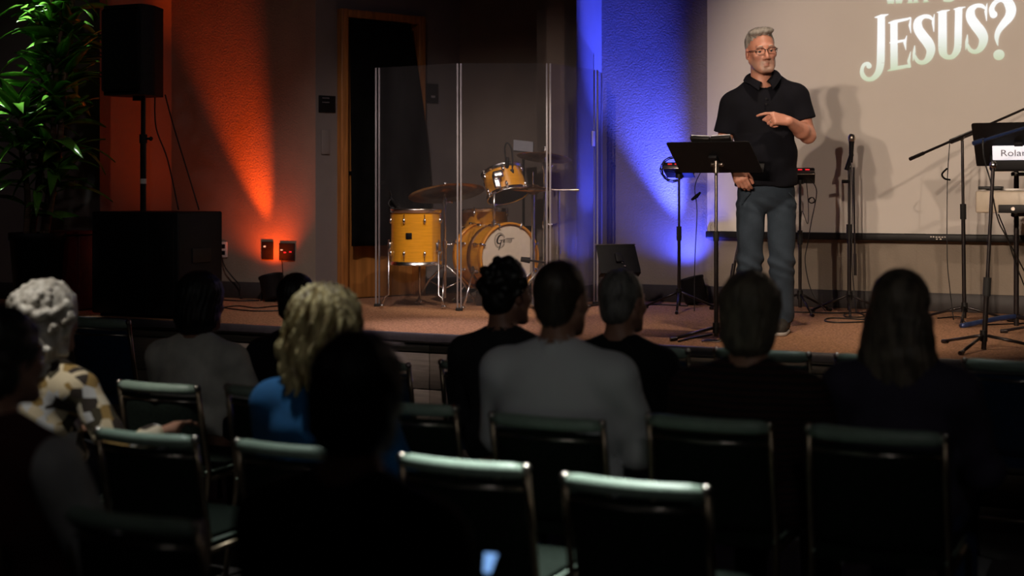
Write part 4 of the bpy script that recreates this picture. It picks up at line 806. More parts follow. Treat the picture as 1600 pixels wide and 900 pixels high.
CHAIRS = [  # px of the back's centre, top y, distance, yaw, prototype, label
 (990, 748, 3.78, 25, 'g', 'nearest green stacking chair, its pale top lit brightest, bottom centre right'),
 (722, 716, 4.05, 25, 'g', 'green stacking chair with a lit top just left of the nearest lit chair'),
 (452, 692, 4.45, 25, 'g', 'green stacking chair with a dim top behind the blonde woman'),
 (226, 674, 4.66, 25, 'g', 'green stacking chair with a lit top, a hand resting behind it'),
 (2, 664, 4.9, 25, 'g', 'green stacking chair at the left edge half hidden by the man in maroon'),
 (1367, 668, 4.22, 25, 'g', 'green stacking chair behind the long-haired woman at right'),
 (1106, 651, 4.52, 25, 'g', 'green stacking chair directly behind the woman in the striped top'),
 (853, 649, 4.70, 25, 'g', 'green stacking chair behind the man in the pale checked shirt'),
 (632, 627, 5.0, 25, 'g', 'dark stacking chair between the blonde woman and the man in the pale shirt'),
 (422, 604, 5.4, 25, 'g', 'dark stacking chair left of the blonde woman'),
 (246, 597, 5.8, 25, 'g', 'dark stacking chair behind the person in the grey tee'),
 (1590, 563, 5.62, 25, 'n', 'dark front-row chair at the right edge of the picture'),
 (1384, 555, 5.80, 25, 'n', 'navy front-row chair in front of the long-haired woman'),
 (1190, 546, 6.0, 25, 't', 'teal-backed front-row chair in front of the woman in the striped top'),
 (1005, 541, 6.15, 25, 'n', 'front-row chair with a pale lit top under the grey-haired man'),
 (752, 565, 6.2, 25, 'n', 'dark front-row chair under the man with curly black hair'),
 (578, 563, 6.5, 25, 'n', 'dark front-row chair hidden behind the blonde woman'),
 (152, 490, 7.3, 25, 'n', 'front-row chair with a thin pale top before the subwoofer'),
 (303, 545, 6.75, 25, 'n', 'front-row chair under the person in the grey tee'),
 (455, 535, 6.9, 25, 'n', 'front-row chair under the dark-haired person left of the blonde woman'),
 (-19, 609, 5.42, 90, 'g', 'dark stacking chair turned sideways under the curly white-haired person'),
 (202, 800, 3.42, 25, 'g', 'unlit nearest chair at the bottom left corner'),
 (-110, 800, 3.42, 25, 'g', 'unlit chair under the man in maroon at the left edge'),
 (560, 960, 2.55, 25, 'g', 'unlit chair under the black-haired person in the foreground'),
]
used = set(); protos = {'g': green, 'n': navy, 't': teal}
for px, py, d, yaw, k, lab in CHAIRS:
    t = P(px, py, d); a = math.radians(-yaw); back = Matrix.Rotation(a, 3, 'Z') @ Vector((0, -.26, 0)); loc = Vector((t.x, t.y, 0)) - back; s_ = min(1.12, max(.93, t.z / .83))
    if k in used: dup(protos[k], loc, a, lab, 'stacking chairs in the audience', s_)
    else:
        used.add(k); r = protos[k]; r.location = loc; r.rotation_euler = (0, 0, a); r.scale = (1, 1, s_); r['label'] = lab; r['group'] = 'stacking chairs in the audience'
# ------------------------------------------------------------------ implicit bodies: smooth unions polygonised with surface nets
class Field:
    def __init__(s, lo, hi, h):
        s.h = h; s.lo = np.array(lo, float); n = np.ceil((np.array(hi) - s.lo) / h).astype(int) + 1; s.n = n
        s.ax = [s.lo[i] + h * np.arange(n[i]) for i in range(3)]; s.f = np.full(tuple(n), 1.0, np.float32)
    def sub(s, lo, hi):
        sl = []
        for i in range(3):
            a = int(max(0, math.floor((lo[i] - s.lo[i]) / s.h))); b = int(min(s.n[i], math.ceil((hi[i] - s.lo[i]) / s.h) + 1)); sl.append(slice(a, max(a, b)))
        return tuple(sl)
    def pts(s, sl): return np.meshgrid(*[s.ax[i][sl[i]] for i in range(3)], indexing='ij')
    def op(s, mode, dist, lo, hi, k):
        m = k + 3 * s.h; sl = s.sub([q - m for q in lo], [q + m for q in hi]); f = s.f[sl]
        if f.size == 0: return
        d = dist(*s.pts(sl)).astype(np.float32)
        if mode == 'u': a, b = f, d
        else: a, b = -f, d
        if mode == 'u' or mode == 's':
            if k > 0: hh = np.maximum(k - np.abs(a - b), 0) / k; r = np.minimum(a, b) - hh * hh * k * .25
            else: r = np.minimum(a, b)
            s.f[sl] = r if mode == 'u' else -r
    def cap(s, a, b, ra, rb=None, k=.02, mode='u', fr=None, grow=0.0):
        rb = ra if rb is None else rb; a = np.array(a, float); b = np.array(b, float)
        if fr is not None: a = fr[0] @ a + fr[1]; b = fr[0] @ b + fr[1]; 
        ra += grow; rb += grow; r = max(ra, rb); lo = np.minimum(a, b) - r; hi = np.maximum(a, b) + r; ab = b - a; L2 = max(float(ab @ ab), 1e-9)
        def dist(x, y, z):
            px, py, pz = x - a[0], y - a[1], z - a[2]; t = np.clip((px * ab[0] + py * ab[1] + pz * ab[2]) / L2, 0, 1)
            return np.sqrt((px - ab[0] * t) ** 2 + (py - ab[1] * t) ** 2 + (pz - ab[2] * t) ** 2) - (ra + (rb - ra) * t)
        s.op(mode, dist, lo, hi, k)
    def ell(s, c, r, k=.02, mode='u', fr=None, rot=None, grow=0.0):
        c = np.array(c, float); R = np.eye(3) if rot is None else rot
        if fr is not None: c = fr[0] @ c + fr[1]; R = fr[0] @ R
        r = np.array(r, float) + grow; rm = float(r.max())
        def dist(x, y, z):
            p = (x - c[0], y - c[1], z - c[2]); q = [R[0, i] * p[0] + R[1, i] * p[1] + R[2, i] * p[2] for i in range(3)]
            k0 = np.sqrt(sum((q[i] / r[i]) ** 2 for i in range(3))); k1 = np.sqrt(sum((q[i] / r[i] ** 2) ** 2 for i in range(3))); return k0 * (k0 - 1) / np.maximum(k1, 1e-6)
        s.op(mode, dist, c - rm, c + rm, k)
    def half(s, p, n, k=0.0, reg=None):
        """keep the side of the plane that n points away from; reg limits the cut to a box"""
        p = np.array(p, float); n = np.array(n, float); n = n / np.linalg.norm(n); sl = s.sub(*reg) if reg else (slice(None),) * 3
        if s.f[sl].size == 0: return
        x, y, z = s.pts(sl); d = ((x - p[0]) * n[0] + (y - p[1]) * n[1] + (z - p[2]) * n[2]).astype(np.float32); s.f[sl] = np.maximum(s.f[sl], d)
    def warp(s, fn):
        near = np.abs(s.f) < .05; i, j, l = np.nonzero(near); s.f[i, j, l] += fn(s.ax[0][i], s.ax[1][j], s.ax[2][l]).astype(np.float32)
    def mesh(s, name):
        f = s.f; f[0] = f[-1] = 1; f[:, 0] = f[:, -1] = 1; f[:, :, 0] = f[:, :, -1] = 1; S = f < 0
        c = np.zeros(np.array(f.shape) - 1, np.int8); offs = [(a, b, d) for a in (0, 1) for b in (0, 1) for d in (0, 1)]; nx, ny, nz = c.shape
        for a, b, d in offs: c += S[a:nx + a, b:ny + b, d:nz + d]
        i, j, l = np.nonzero((c > 0) & (c < 8)); idx = np.full(c.shape, -1, np.int64); idx[i, j, l] = np.arange(len(i))
        V = {o: f[i + o[0], j + o[1], l + o[2]] for o in offs}; acc = np.zeros((len(i), 3)); cnt = np.zeros(len(i))
        for ax in range(3):
            for o in offs:
                if o[ax]: continue
                e = list(o); e[ax] = 1; v0 = V[o]; v1 = V[tuple(e)]; m = (v0 < 0) != (v1 < 0); t = np.where(m, v0 / np.where(m, v0 - v1, 1), 0)
                q = np.tile(np.array(o, float), (len(i), 1)); q[:, ax] += t; acc += q * m[:, None]; cnt += m
        pos = s.lo + s.h * (np.stack([i, j, l], 1) + acc / cnt[:, None]); quads = []
        for ax in range(3):
            u, v = (ax + 1) % 3, (ax + 2) % 3; n = list(f.shape); lo = [1, 1, 1]; lo[ax] = 0; hi = [n[0] - 1, n[1] - 1, n[2] - 1]
            A_ = S[tuple(slice(lo[q], hi[q]) for q in range(3))]; sh = [slice(lo[q], hi[q]) for q in range(3)]; sh[ax] = slice(1, n[ax]); B_ = S[tuple(sh)]
            for want, flip in ((True, False), (False, True)):
                p = np.array(np.nonzero((A_ != B_) & (A_ == want))).T + np.array(lo)
                if not len(p): continue
                du = np.zeros(3, int); du[u] = 1; dv = np.zeros(3, int); dv[v] = 1
                q = [idx[tuple((p - a * du - b * dv).T)] for a, b in ((1, 1), (0, 1), (0, 0), (1, 0))]; q = np.stack(q, 1); quads.append(q[:, ::-1] if flip else q)
        Q = np.concatenate(quads); me = bpy.data.meshes.new(name); me.vertices.add(len(pos)); me.vertices.foreach_set('co', pos.astype(np.float32).ravel())
        me.loops.add(Q.size); me.loops.foreach_set('vertex_index', Q.astype(np.int32).ravel()); me.polygons.add(len(Q)); me.polygons.foreach_set('loop_start', np.arange(0, Q.size, 4, dtype=np.int32))
        me.polygons.foreach_set('use_smooth', np.ones(len(Q), bool)); me.update(calc_edges=True); me.validate(); return me, pos
def npm(M): return np.array([[M[i][j] for j in range(3)] for i in range(3)])
def rot3(yaw=0, pitch=0, roll=0):
    """yaw about z, then pitch about x (nod down +), roll about y; degrees; the face looks along +y"""
    return npm(Matrix.Rotation(math.radians(yaw), 3, 'Z') @ Matrix.Rotation(math.radians(-pitch), 3, 'X') @ Matrix.Rotation(math.radians(roll), 3, 'Y'))
def head(f, fr, s=1.0, fine=True):
    """face along +y, origin between the ears at eye height"""
    E = lambda c, r, k=.02, **kw: f.ell([q * s for q in c], [q * s for q in r], k, fr=fr, **kw); C = lambda a, b, ra, rb=None, k=.012, **kw: f.cap([q * s for q in a], [q * s for q in b], ra * s, (rb or ra) * s, k, fr=fr, **kw)
    E((0, -.014, .036), (.075, .094, .085)); E((0, .034, -.02), (.063, .060, .085), .03); E((0, .042, -.072), (.050, .045, .042), .03)
    for x in (-1, 1):
        C((x * .056, .0, -.05), (x * .024, .068, -.098), .018, .016, .03); E((x * .042, .066, -.022), (.021, .02, .018), .02)
    C((-.02, .082, -.101), (.02, .082, -.101), .014, None, .02); C((-.036, .083, .026), (.036, .083, .026), .0105, None, .016)
    if fine:
        for x in (-1, 1): E((x * .032, .101, .002), (.0165, .014, .0085), .010, mode='s')
    C((0, .090, .012), (0, .112, -.034), .0080, .0118, .012)
    for x in (-1, 1): E((x * .0125, .100, -.040), (.0085, .012, .008), .008)
    if fine:
        for x in (-1, 1): C((x * .025, .083, -.068), (0, .0955, -.0655), .0045, .0058, .006); C((x * .022, .084, -.0755), (0, .0945, -.0775), .0048, .0066, .006); C((x * .0255, .090, -.0715), (0, .1005, -.0713), .0022, .0030, .003, mode='s')
        E((0, .097, -.088), (.016, .006, .004), .006, mode='s')
        for x in (-1, 1): C((x * .046, .082, .004), (x * .033, .0905, .0082), .0045, .0058, .004); C((x * .018, .086, .005), (x * .033, .0905, .0082), .0045, .0058, .004); C((x * .042, .083, -.0065), (x * .022, .086, -.0065), .0050, .0050, .005)
    for x in (-1, 1):
        E((x * .078, -.008, -.008), (.009, .019, .032), .008, rot=rot3(x * -18, 0, 0))
        if fine: E((x * .086, -.004, -.006), (.006, .010, .018), .006, mode='s')
def hand(f, fr, side, curls, s=1.0, thumb=(.6, .3), spread=0.0, k=.008):
    """wrist at the origin, fingers along +y, back of the hand +z, thumb on side*x; curls = (a1,a2,a3) per finger in degrees, index first"""
    xs = [.030, .0105, -.0095, -.028]; ln = [(.043, .026, .021), (.048, .030, .022), (.045, .028, .022), (.035, .021, .019)]; C = lambda a, b, ra, rb, k_=k: f.cap(np.array(a) * s, np.array(b) * s, ra * s, rb * s, k_, fr=fr)
    for i in range(4): C((xs[i] * side * .6, .006, 0), (xs[i] * side, .084 - .004 * abs(i - 1), 0), .0155, .0125, .012)
    for i in range(4):
        p = np.array((xs[i] * side, .086 - .004 * abs(i - 1), 0.001)); ang = 0; sp_ = spread * (1.5 - i) * side * .12
        for j in range(3):
            ang += math.radians(curls[i][j]); q = p + ln[i][j] * np.array((math.sin(sp_), math.cos(ang), -math.sin(ang))); r0 = (.0095, .0086, .0078)[j] * (1 if i < 3 else .88); C(p, q, r0, r0 - .0008, .004); p = q
    a, b = thumb; p0 = np.array((.020 * side, .022, -.004)); p1 = p0 + .045 * np.array((side * math.sin(a), math.cos(a), -.35)); p2 = p1 + .032 * np.array((side * math.sin(b), math.cos(b), -.45)); p3 = p2 + .026 * np.array((side * math.sin(b - .3), math.cos(b - .3), -.5))
    C(p0, p1, .0155, .0125, .012); C(p1, p2, .0115, .0105, .004); C(p2, p3, .0105, .009, .004)
def fcols(y, z, xh=(0, 0, 1)):
    y = Vector(y).normalized(); z = Vector(z); z = (z - y * z.dot(y)).normalized(); x = y.cross(z); return npm(Matrix((x, y, z)).transposed())
def skin_mat(name, base, lip, rough=.5, stubble=None):
    m = mat(name, base, rough, bump=.0006, bscale=120); nt = m.node_tree; at = nt.nodes.new('ShaderNodeAttribute'); at.attribute_name = 'tint'; at.attribute_type = 'GEOMETRY'
    nz = nt.nodes.new('ShaderNodeTexNoise'); nz.inputs['Scale'].default_value = 25; tcx = nt.nodes.new('ShaderNodeTexCoord'); nt.links.new(tcx.outputs['Object'], nz.inputs['Vector'])
    mx = nt.nodes.new('ShaderNodeMix'); mx.data_type = 'RGBA'; mx.inputs[6].default_value = (*[c * .85 for c in base], 1); mx.inputs[7].default_value = (*[c * 1.12 for c in base], 1); nt.links.new(nz.outputs[0], mx.inputs[0])
    m2 = nt.nodes.new('ShaderNodeMix'); m2.data_type = 'RGBA'; nt.links.new(at.outputs['Fac'], m2.inputs[0]); nt.links.new(mx.outputs[2], m2.inputs[6]); m2.inputs[7].default_value = (*lip, 1)
    b = nt.nodes['Principled BSDF']; last = m2
    if stubble:
        a3 = nt.nodes.new('ShaderNodeAttribute'); a3.attribute_name = 'stubble'; last = nt.nodes.new('ShaderNodeMix'); last.data_type = 'RGBA'; nt.links.new(a3.outputs['Fac'], last.inputs[0]); nt.links.new(m2.outputs[2], last.inputs[6]); last.inputs[7].default_value = (*stubble, 1)
    nt.links.new(last.outputs[2], b.inputs['Base Color']); b.inputs['Subsurface Weight'].default_value = .08; b.inputs['Subsurface Radius'].default_value = (.012, .005, .003); return m
def tint(me, pos, fr, s=1.0):
    q = (pos - fr[1]) @ fr[0] / s; x, y, z = q.T; g = lambda cx, cy, cz, rx, ry, rz: np.exp(-(((x - cx) / rx) ** 2 + ((y - cy) / ry) ** 2 + ((z - cz) / rz) ** 2) * 1.2)
    v = .6 * g(0, .095, -.0715, .024, .02, .010) + .35 * (g(.04, .075, -.03, .022, .03, .018) + g(-.04, .075, -.03, .022, .03, .018)) + .4 * g(0, .112, -.032, .012, .014, .012) + .3 * (g(.08, -.01, -.01, .014, .02, .03) + g(-.08, -.01, -.01, .014, .02, .03))
    b = 0 * x
    for i in (-1, 1): b = b + .8 * g(i * .052, .035, -.075, .022, .05, .036) + .7 * g(i * .026, .085, -.07, .012, .03, .034)
    b = np.clip(b + .95 * g(0, .09, -.098, .036, .04, .017) + .8 * g(0, .10, -.0575, .026, .02, .006), 0, 1) * (v < .5); at2 = me.attributes.new('stubble', 'FLOAT', 'POINT'); at2.data.foreach_set('value', b.astype(np.float32))
    a = me.attributes.new('tint', 'FLOAT', 'POINT'); a.data.foreach_set('value', np.clip(v, 0, 1).astype(np.float32))
def place(name, me, m, root, sub=None): o = me_obj(name, me, m, root); return o
M_eye = mat('eye_white', (.40, .35, .32), .25, var=.03); M_iris = mat('iris', (.035, .045, .05), .2, var=.1)
def eyes(root, fr, s=1.0, look=(0, 1, -.05)):
    for x in (-1, 1):
        c = Vector(fr[0] @ (np.array((x * .032, .0805, .002)) * s) + fr[1]); d = Vector(fr[0] @ np.array(look)).normalized(); mb = MB(); mb.sphere(c, .0122 * s, 14)
        mb.cur = 1; mb.lathe([(0, .0125 * s), (.004 * s, .0121 * s), (.0066 * s, .0107 * s)], c, frame_from(d), 14)
        me = bpy.data.meshes.new('eye'); me.from_pydata([tuple(q) for q in mb.v], [], mb.f); me.polygons.foreach_set('use_smooth', mb.sm); me.polygons.foreach_set('material_index', mb.mi); me_obj('eye', me, [M_eye, M_iris], root)
# ------------------------------------------------------------------ the speaking man (local frame: x to the right of the picture, -y towards the hall, feet at 0)
def speaker():
    base = G(1190, 8.5); S = 258.0; px = lambda u, v, y: np.array(((u - 1190) / S, y, (521.5 - v) / S))
    r = thing('person', 'grey-haired bearded man in a dark polo shirt and jeans standing behind the music stand', 'person', base)
    M_skin = skin_mat('fair_skin', (.53, .245, .17), (.40, .15, .12), .45, (.30, .215, .175))
    M_polo = mat('navy_polo', (.0028, .003, .0062), .9, var=.2, vscale=12, bump=.004, bscale=9, spec=.2); M_jean = mat('faded_denim', (.011, .021, .034), .9, col2=(.027, .043, .064), vscale=5, bump=.006, bscale=14, detail=4)
    M_shoe = mat('brown_suede', (.028, .025, .02), .8, var=.2); M_sole = mat('pale_sole', (.45, .42, .38), .7, var=.05); M_hair = mat('grey_hair', (.17, .155, .135), .65, col2=(.36, .34, .31), vscale=60, stretch=(1, 1, .3), bump=.003, bscale=140)
    M_beard = mat('white_stubble', (.45, .36, .30), .8, col2=(.58, .50, .44), vscale=160, bump=.0015, bscale=300)
    hs = 1.10; hc = px(1187.5, 84, -.035); hR = rot3(180 + 6, 4, 0) @ npm(Matrix.Rotation(math.radians(6), 3, 'Y')); fr = (hR, hc)
    nb = px(1190, 150, .0)
    # joints
    shL = px(1144, 166, .01); elL = px(1133, 226, .03); wrL = px(1141, 260, -.16); shR = px(1246, 154, .01); elR = px(1262, 214, .0); wrR = px(1223, 194, -.19)
    f = Field((-.42, -.42, -.01), (.42, .24, 1.95), .0058)
    head(f, fr, hs)
    f.cap(hc + hR @ np.array((0, -.028, -.07)), px(1190, 143, .005), .060, .064, .03); f.cap(px(1154, 166, .01), px(1236, 156, .01), .045, None, .05)
    f.ell(px(1194, 195, .0), (.165, .10, .22), .04); f.ell(px(1196, 262, -.01), (.155, .10, .16), .05); f.ell(px(1197, 300, .0), (.155, .10, .12), .05)
    for a, b, c in ((shL, elL, wrL), (shR, elR, wrR)): f.cap(a, b, .056, .046, .02); f.cap(b, b + (c - b) * .35, .047, .047, .02); f.cap(b + (c - b) * .35, c, .046, .030, .02)
    for hx, hz, kx, ky, ax, ay in ((1172, 325, 1171, 405, 1166, 500), (1221, 325, 1220, 408, 1224, 500)):
        f.cap(px(hx, hz, 0), px(kx, ky, -.02), .075, .055, .02); f.cap(px(kx, ky, -.02), px(ax, ay, .02), .05, .036, .02)
    for u, tx in ((1166, -.05), (1223, -.045)): f.cap(px(u, 509, .03), px(u, 512, -.10) + np.array((tx * .5, 0, 0)), .034, .03, .02)
    # hands
    yR = Vector((-.95, -.30, .16)); hfR = (fcols(yR, (-.25, -.80, .5)), wrR + np.array(yR) * .012); hand(f, hfR, 1, [(18, 22, 12), (70, 85, 50), (75, 90, 50), (78, 90, 50)], 1.08, (.35, -.25))
    yL = Vector((.36, -.12, -.9)); hfL = (fcols(yL, (-.35, -.9, .05)), wrL + np.array(yL) * .012); hand(f, hfL, -1, [(22, 30, 18), (28, 34, 20), (32, 36, 22), (36, 38, 24)], 1.08, (.5, .2))
    me, pos = f.mesh('body'); tint(me, pos, fr, hs); place('body', me, M_skin, r); eyes(r, fr, hs, (.1, 1, -.22))
    # polo shirt
    f = Field((-.42, -.30, .76), (.42, .26, 1.62), .0065); g = .012
    for a, b, cut, reg in ((shL, elL, .74, ((-.42, -.3, .76), (0, .26, 1.62))), (shR, elR, .60, ((.1, -.3, .76), (.42, .26, 1.62)))):
        e = a + (b - a) * cut; f.cap(a, b, .066, .068, .03, grow=g * .6); n = (b - a) / np.linalg.norm(b - a); f.half(e, n, reg=reg)
    f.ell(px(1193, 190, .01), (.188, .122, .22), .03, grow=g); f.ell(px(1196, 250, -.015), (.178, .128, .20), .05, grow=g); f.ell(px(1197, 290, -.005), (.178, .122, .13), .05, grow=g)
    f.cap(px(1152, 165, .01), px(1240, 153, .01), .055, None, .05, grow=g); f.cap(px(1181, 129, .016), px(1152, 158, .012), .046, .05, .04); f.cap(px(1203, 122, .016), px(1238, 148, .012), .046, .05, .04)
    f.half(px(1197, 293, 0), (0, 0, -1)); 
    f.cap(px(1191, 132, -.005), px(1192, 100, -.01), .066, .078, .004, mode='s'); f.cap(px(1191, 122, -.08), px(1192, 146, -.140), .040, .006, .008, mode='s')
    f.warp(lambda x, y, z: .0035 * np.sin(x * 26 + z * 22 + 2 * np.sin(z * 9)) * np.clip((1.42 - z) * 3, 0, 1) + .003 * np.sin(z * 38 - x * 30) * (z < 1.2))
    me, pos = f.mesh('polo_shirt'); sh_ = place('polo_shirt', me, M_polo, r)
    mb = MB(); nA = 40; nB = 6; V1 = []; V2 = []                                             # folded collar with two points
    for i in range(nA + 1):
        t = -1 + 2 * i / nA; a = math.radians(168 * t); fr_ = abs(t) ** 2.2; sa, ca = math.sin(a), math.cos(a)
        for j in range(nB + 1):
            u = j / nB; rr = .069 + .014 * math.sin(u * math.pi * .5) + u * (.011 + .014 * fr_); ztop = px(0, 112 + 20 * fr_ - 4 * sa, 0)[2]; dz = -u * u * (.030 + .022 * max(0, abs(t) - .8) * 5)
            q = Vector(px(1190.5, 0, 0)) * 1; x = q.x + rr * sa * (1 + .12 * u) + (.016 * u * fr_ * (1 if t > 0 else -1)); y = .006 + rr * 1.05 * ca - .012 * fr_ - .022 * u * fr_; V1.append((x, y, ztop + dz + .006 * math.sin(u * math.pi))); V2.append((x - .004 * sa, y - .004 * ca, ztop + dz - .005 + .006 * math.sin(u * math.pi)))
    m_ = len(V1); fs = []
    for i in range(nA):
        for j in range(nB): a = i * (nB + 1) + j; b_ = a + nB + 1; fs.append([a, a + 1, b_ + 1, b_]); fs.append([m_ + a, m_ + b_, m_ + b_ + 1, m_ + a + 1])
        for j in (0, nB): a = i * (nB + 1) + j; fs.append([a, a + nB + 1, m_ + a + nB + 1, m_ + a])
    for i in (0, nA):
        for j in range(nB): a = i * (nB + 1) + j; fs.append([a, a + 1, m_ + a + 1, m_ + a])
    me = bpy.data.meshes.new('collar'); me.from_pydata(V1 + V2, [], fs); me.polygons.foreach_set('use_smooth', [True] * len(fs)); me_obj('collar', me, M_polo, sh_)
    for k in range(2):
        mb = MB(); q = Vector(px(1191, 159 + 8 * k, -.133 + .002 * k)) ; mb.cyl(q, q - Y * .004, .006); me = bpy.data.meshes.new('button'); me.from_pydata([tuple(v) for v in mb.v], [], mb.f); me_obj('button', me, M_black, sh_)
    # jeans
    f = Field((-.30, -.24, .04), (.32, .22, .98), .0065)
    f.ell(px(1197, 300, -.002), (.172, .118, .13), .04); f.ell(px(1197, 312, .02), (.165, .118, .08), .03)
    for hx, hz, kx, ky, ax, ay in ((1173, 322, 1171, 405, 1166, 505), (1221, 322, 1220, 408, 1224, 505)):
        f.cap(px(hx, hz, 0), px(kx, ky, -.02), .088, .078, .010); f.cap(px(kx, ky, -.02), px(ax, ay, .018), .078, .064, .01)
    f.half(px(1197, 281, 0), (0, 0, 1)); f.half((0, 0, .062), (0, 0, -1))
    f.warp(lambda x, y, z: .0055 * np.sin(z * 60 + x * 40 + 3 * np.sin(z * 17)) * (np.exp(-((z - .46) / .12) ** 2) + np.exp(-((z - .10) / .09) ** 2) + .5 * np.exp(-((z - .78) / .07) ** 2)))
    me, pos = f.mesh('jeans'); jn = place('jeans', me, M_jean, r)
    for s_ in (-1, 1):
        mb = MB(); q = Vector(px(1197 + s_ * 30, 303, -.115)); mb.tube([q, q + Vector((s_ * .03, .01, -.03)), q + Vector((s_ * .05, .03, -.07))], .003, 6); me = bpy.data.meshes.new('pocket_seam'); me.from_pydata([tuple(v) for v in mb.v], [], mb.f); me_obj('pocket_seam', me, M_jean, jn)
    for u, tx in ((1166, -.05), (1223, -.05)):
        f = Field((-.3, -.3, -.01), (.3, .16, .16), .006); q = px(u, 508, .03); t = q + np.array((tx, -.19, -.015)); f.cap(q, t, .046, .042, .02); f.cap(q, q + np.array((0, 0, .05)), .05, .05, .02); f.half((0, 0, .016), (0, 0, -1)); me, pos = f.mesh('shoe'); so = place('shoe', me, M_shoe, r)
        f = Field((-.3, -.3, -.02), (.3, .16, .06), .006); f.cap(q * np.array((1, 1, 0)) + np.array((0, 0, .012)), t * np.array((1, 1, 0)) + np.array((0, 0, .012)), .052, .046, .01); f.half((0, 0, .022), (0, 0, 1)); f.half((0, 0, .001), (0, 0, -1)); me, pos = f.mesh('sole'); place('sole', me, M_sole, so)
    # hair, beard, brows, glasses, ring
    lo = hc - .2; hi = hc + .22; f = Field(lo, hi, .0045); E = lambda c, q, k=.015, **kw: f.ell(np.array(c) * hs, np.array(q) * hs, k, fr=fr, **kw)
    E((0, -.022, .045), (.079, .092, .088)); E((-.02, .035, .108), (.05, .04, .022), .02); E((.025, .035, .104), (.05, .04, .022), .02); E((0, .085, .02), (.066, .05, .076), .012, mode='s'); E((0, .02, -.09), (.2, .12, .092), .008, mode='s')
    f.warp(lambda x, y, z: .0022 * np.sin(x * 190 + 4 * np.sin(z * 50)) * np.sin(y * 140 + z * 80)); me, pos = f.mesh('hair'); place('hair', me, M_hair, r)
    hw = lambda p: Vector(hR @ (np.array(p) * hs) + hc)
    def mk(name, mb, m, par=r): me = bpy.data.meshes.new(name); me.from_pydata([tuple(q) for q in mb.v], [], mb.f); me.polygons.foreach_set('use_smooth', mb.sm); return me_obj(name, me, m, par)
    for x in (-1, 1): mb = MB(); mb.tube([hw((x * .016, .096, .024)), hw((x * .03, .096, .028)), hw((x * .047, .084, .023))], [.003, .004, .002], 6); mk('eyebrow', mb, M_beard)
    M_gl = mat('dark_glasses_frame', (.012, .009, .008), .3, var=.1); mb = MB(); gy = .108
    for x in (-1, 1):
        c = (x * .033, gy, .000); L = [hw((c[0] + .026 * math.copysign(abs(math.cos(t)) ** .6, math.cos(t)), gy - .006 * abs(c[0] + .026 * math.cos(t)) / .06, c[2] + .016 * math.copysign(abs(math.sin(t)) ** .6, math.sin(t)))) for t in np.linspace(0, 2 * math.pi, 21)[:-1]]
        mb.tube(L, [.0022 if 0 <= i <= 10 else .0009 for i in range(20)], 6, True); mb.tube([hw((x * .059, gy - .008, .007)), hw((x * .074, .07, .008)), hw((x * .080, .0, .004)), hw((x * .078, -.02, -.008))], .0022, 6)
    mb.tube([hw((-.008, gy - .001, .006)), hw((0, gy + .004, .008)), hw((.008, gy - .001, .006))], .0018, 6); gls = mk('glasses', mb, M_gl)
    wf = lambda p: Vector(hfR[0] @ (np.array(p) * 1.08) + hfR[1]); a1 = math.radians(75); c = np.array((-.0095, .082 + .022 * math.cos(a1), .001 - .022 * math.sin(a1))); dv = Vector(hfR[0] @ np.array((0, math.cos(a1), -math.sin(a1)))); R = frame_from(dv); cc = wf(c)
    mb = MB(); mb.tube([cc + R.col[0] * .0108 * math.cos(t) + R.col[1] * .0108 * math.sin(t) for t in np.linspace(0, 2 * math.pi, 17)[:-1]], .0018, 6, True); mk('ring', mb, M_steel)
speaker()
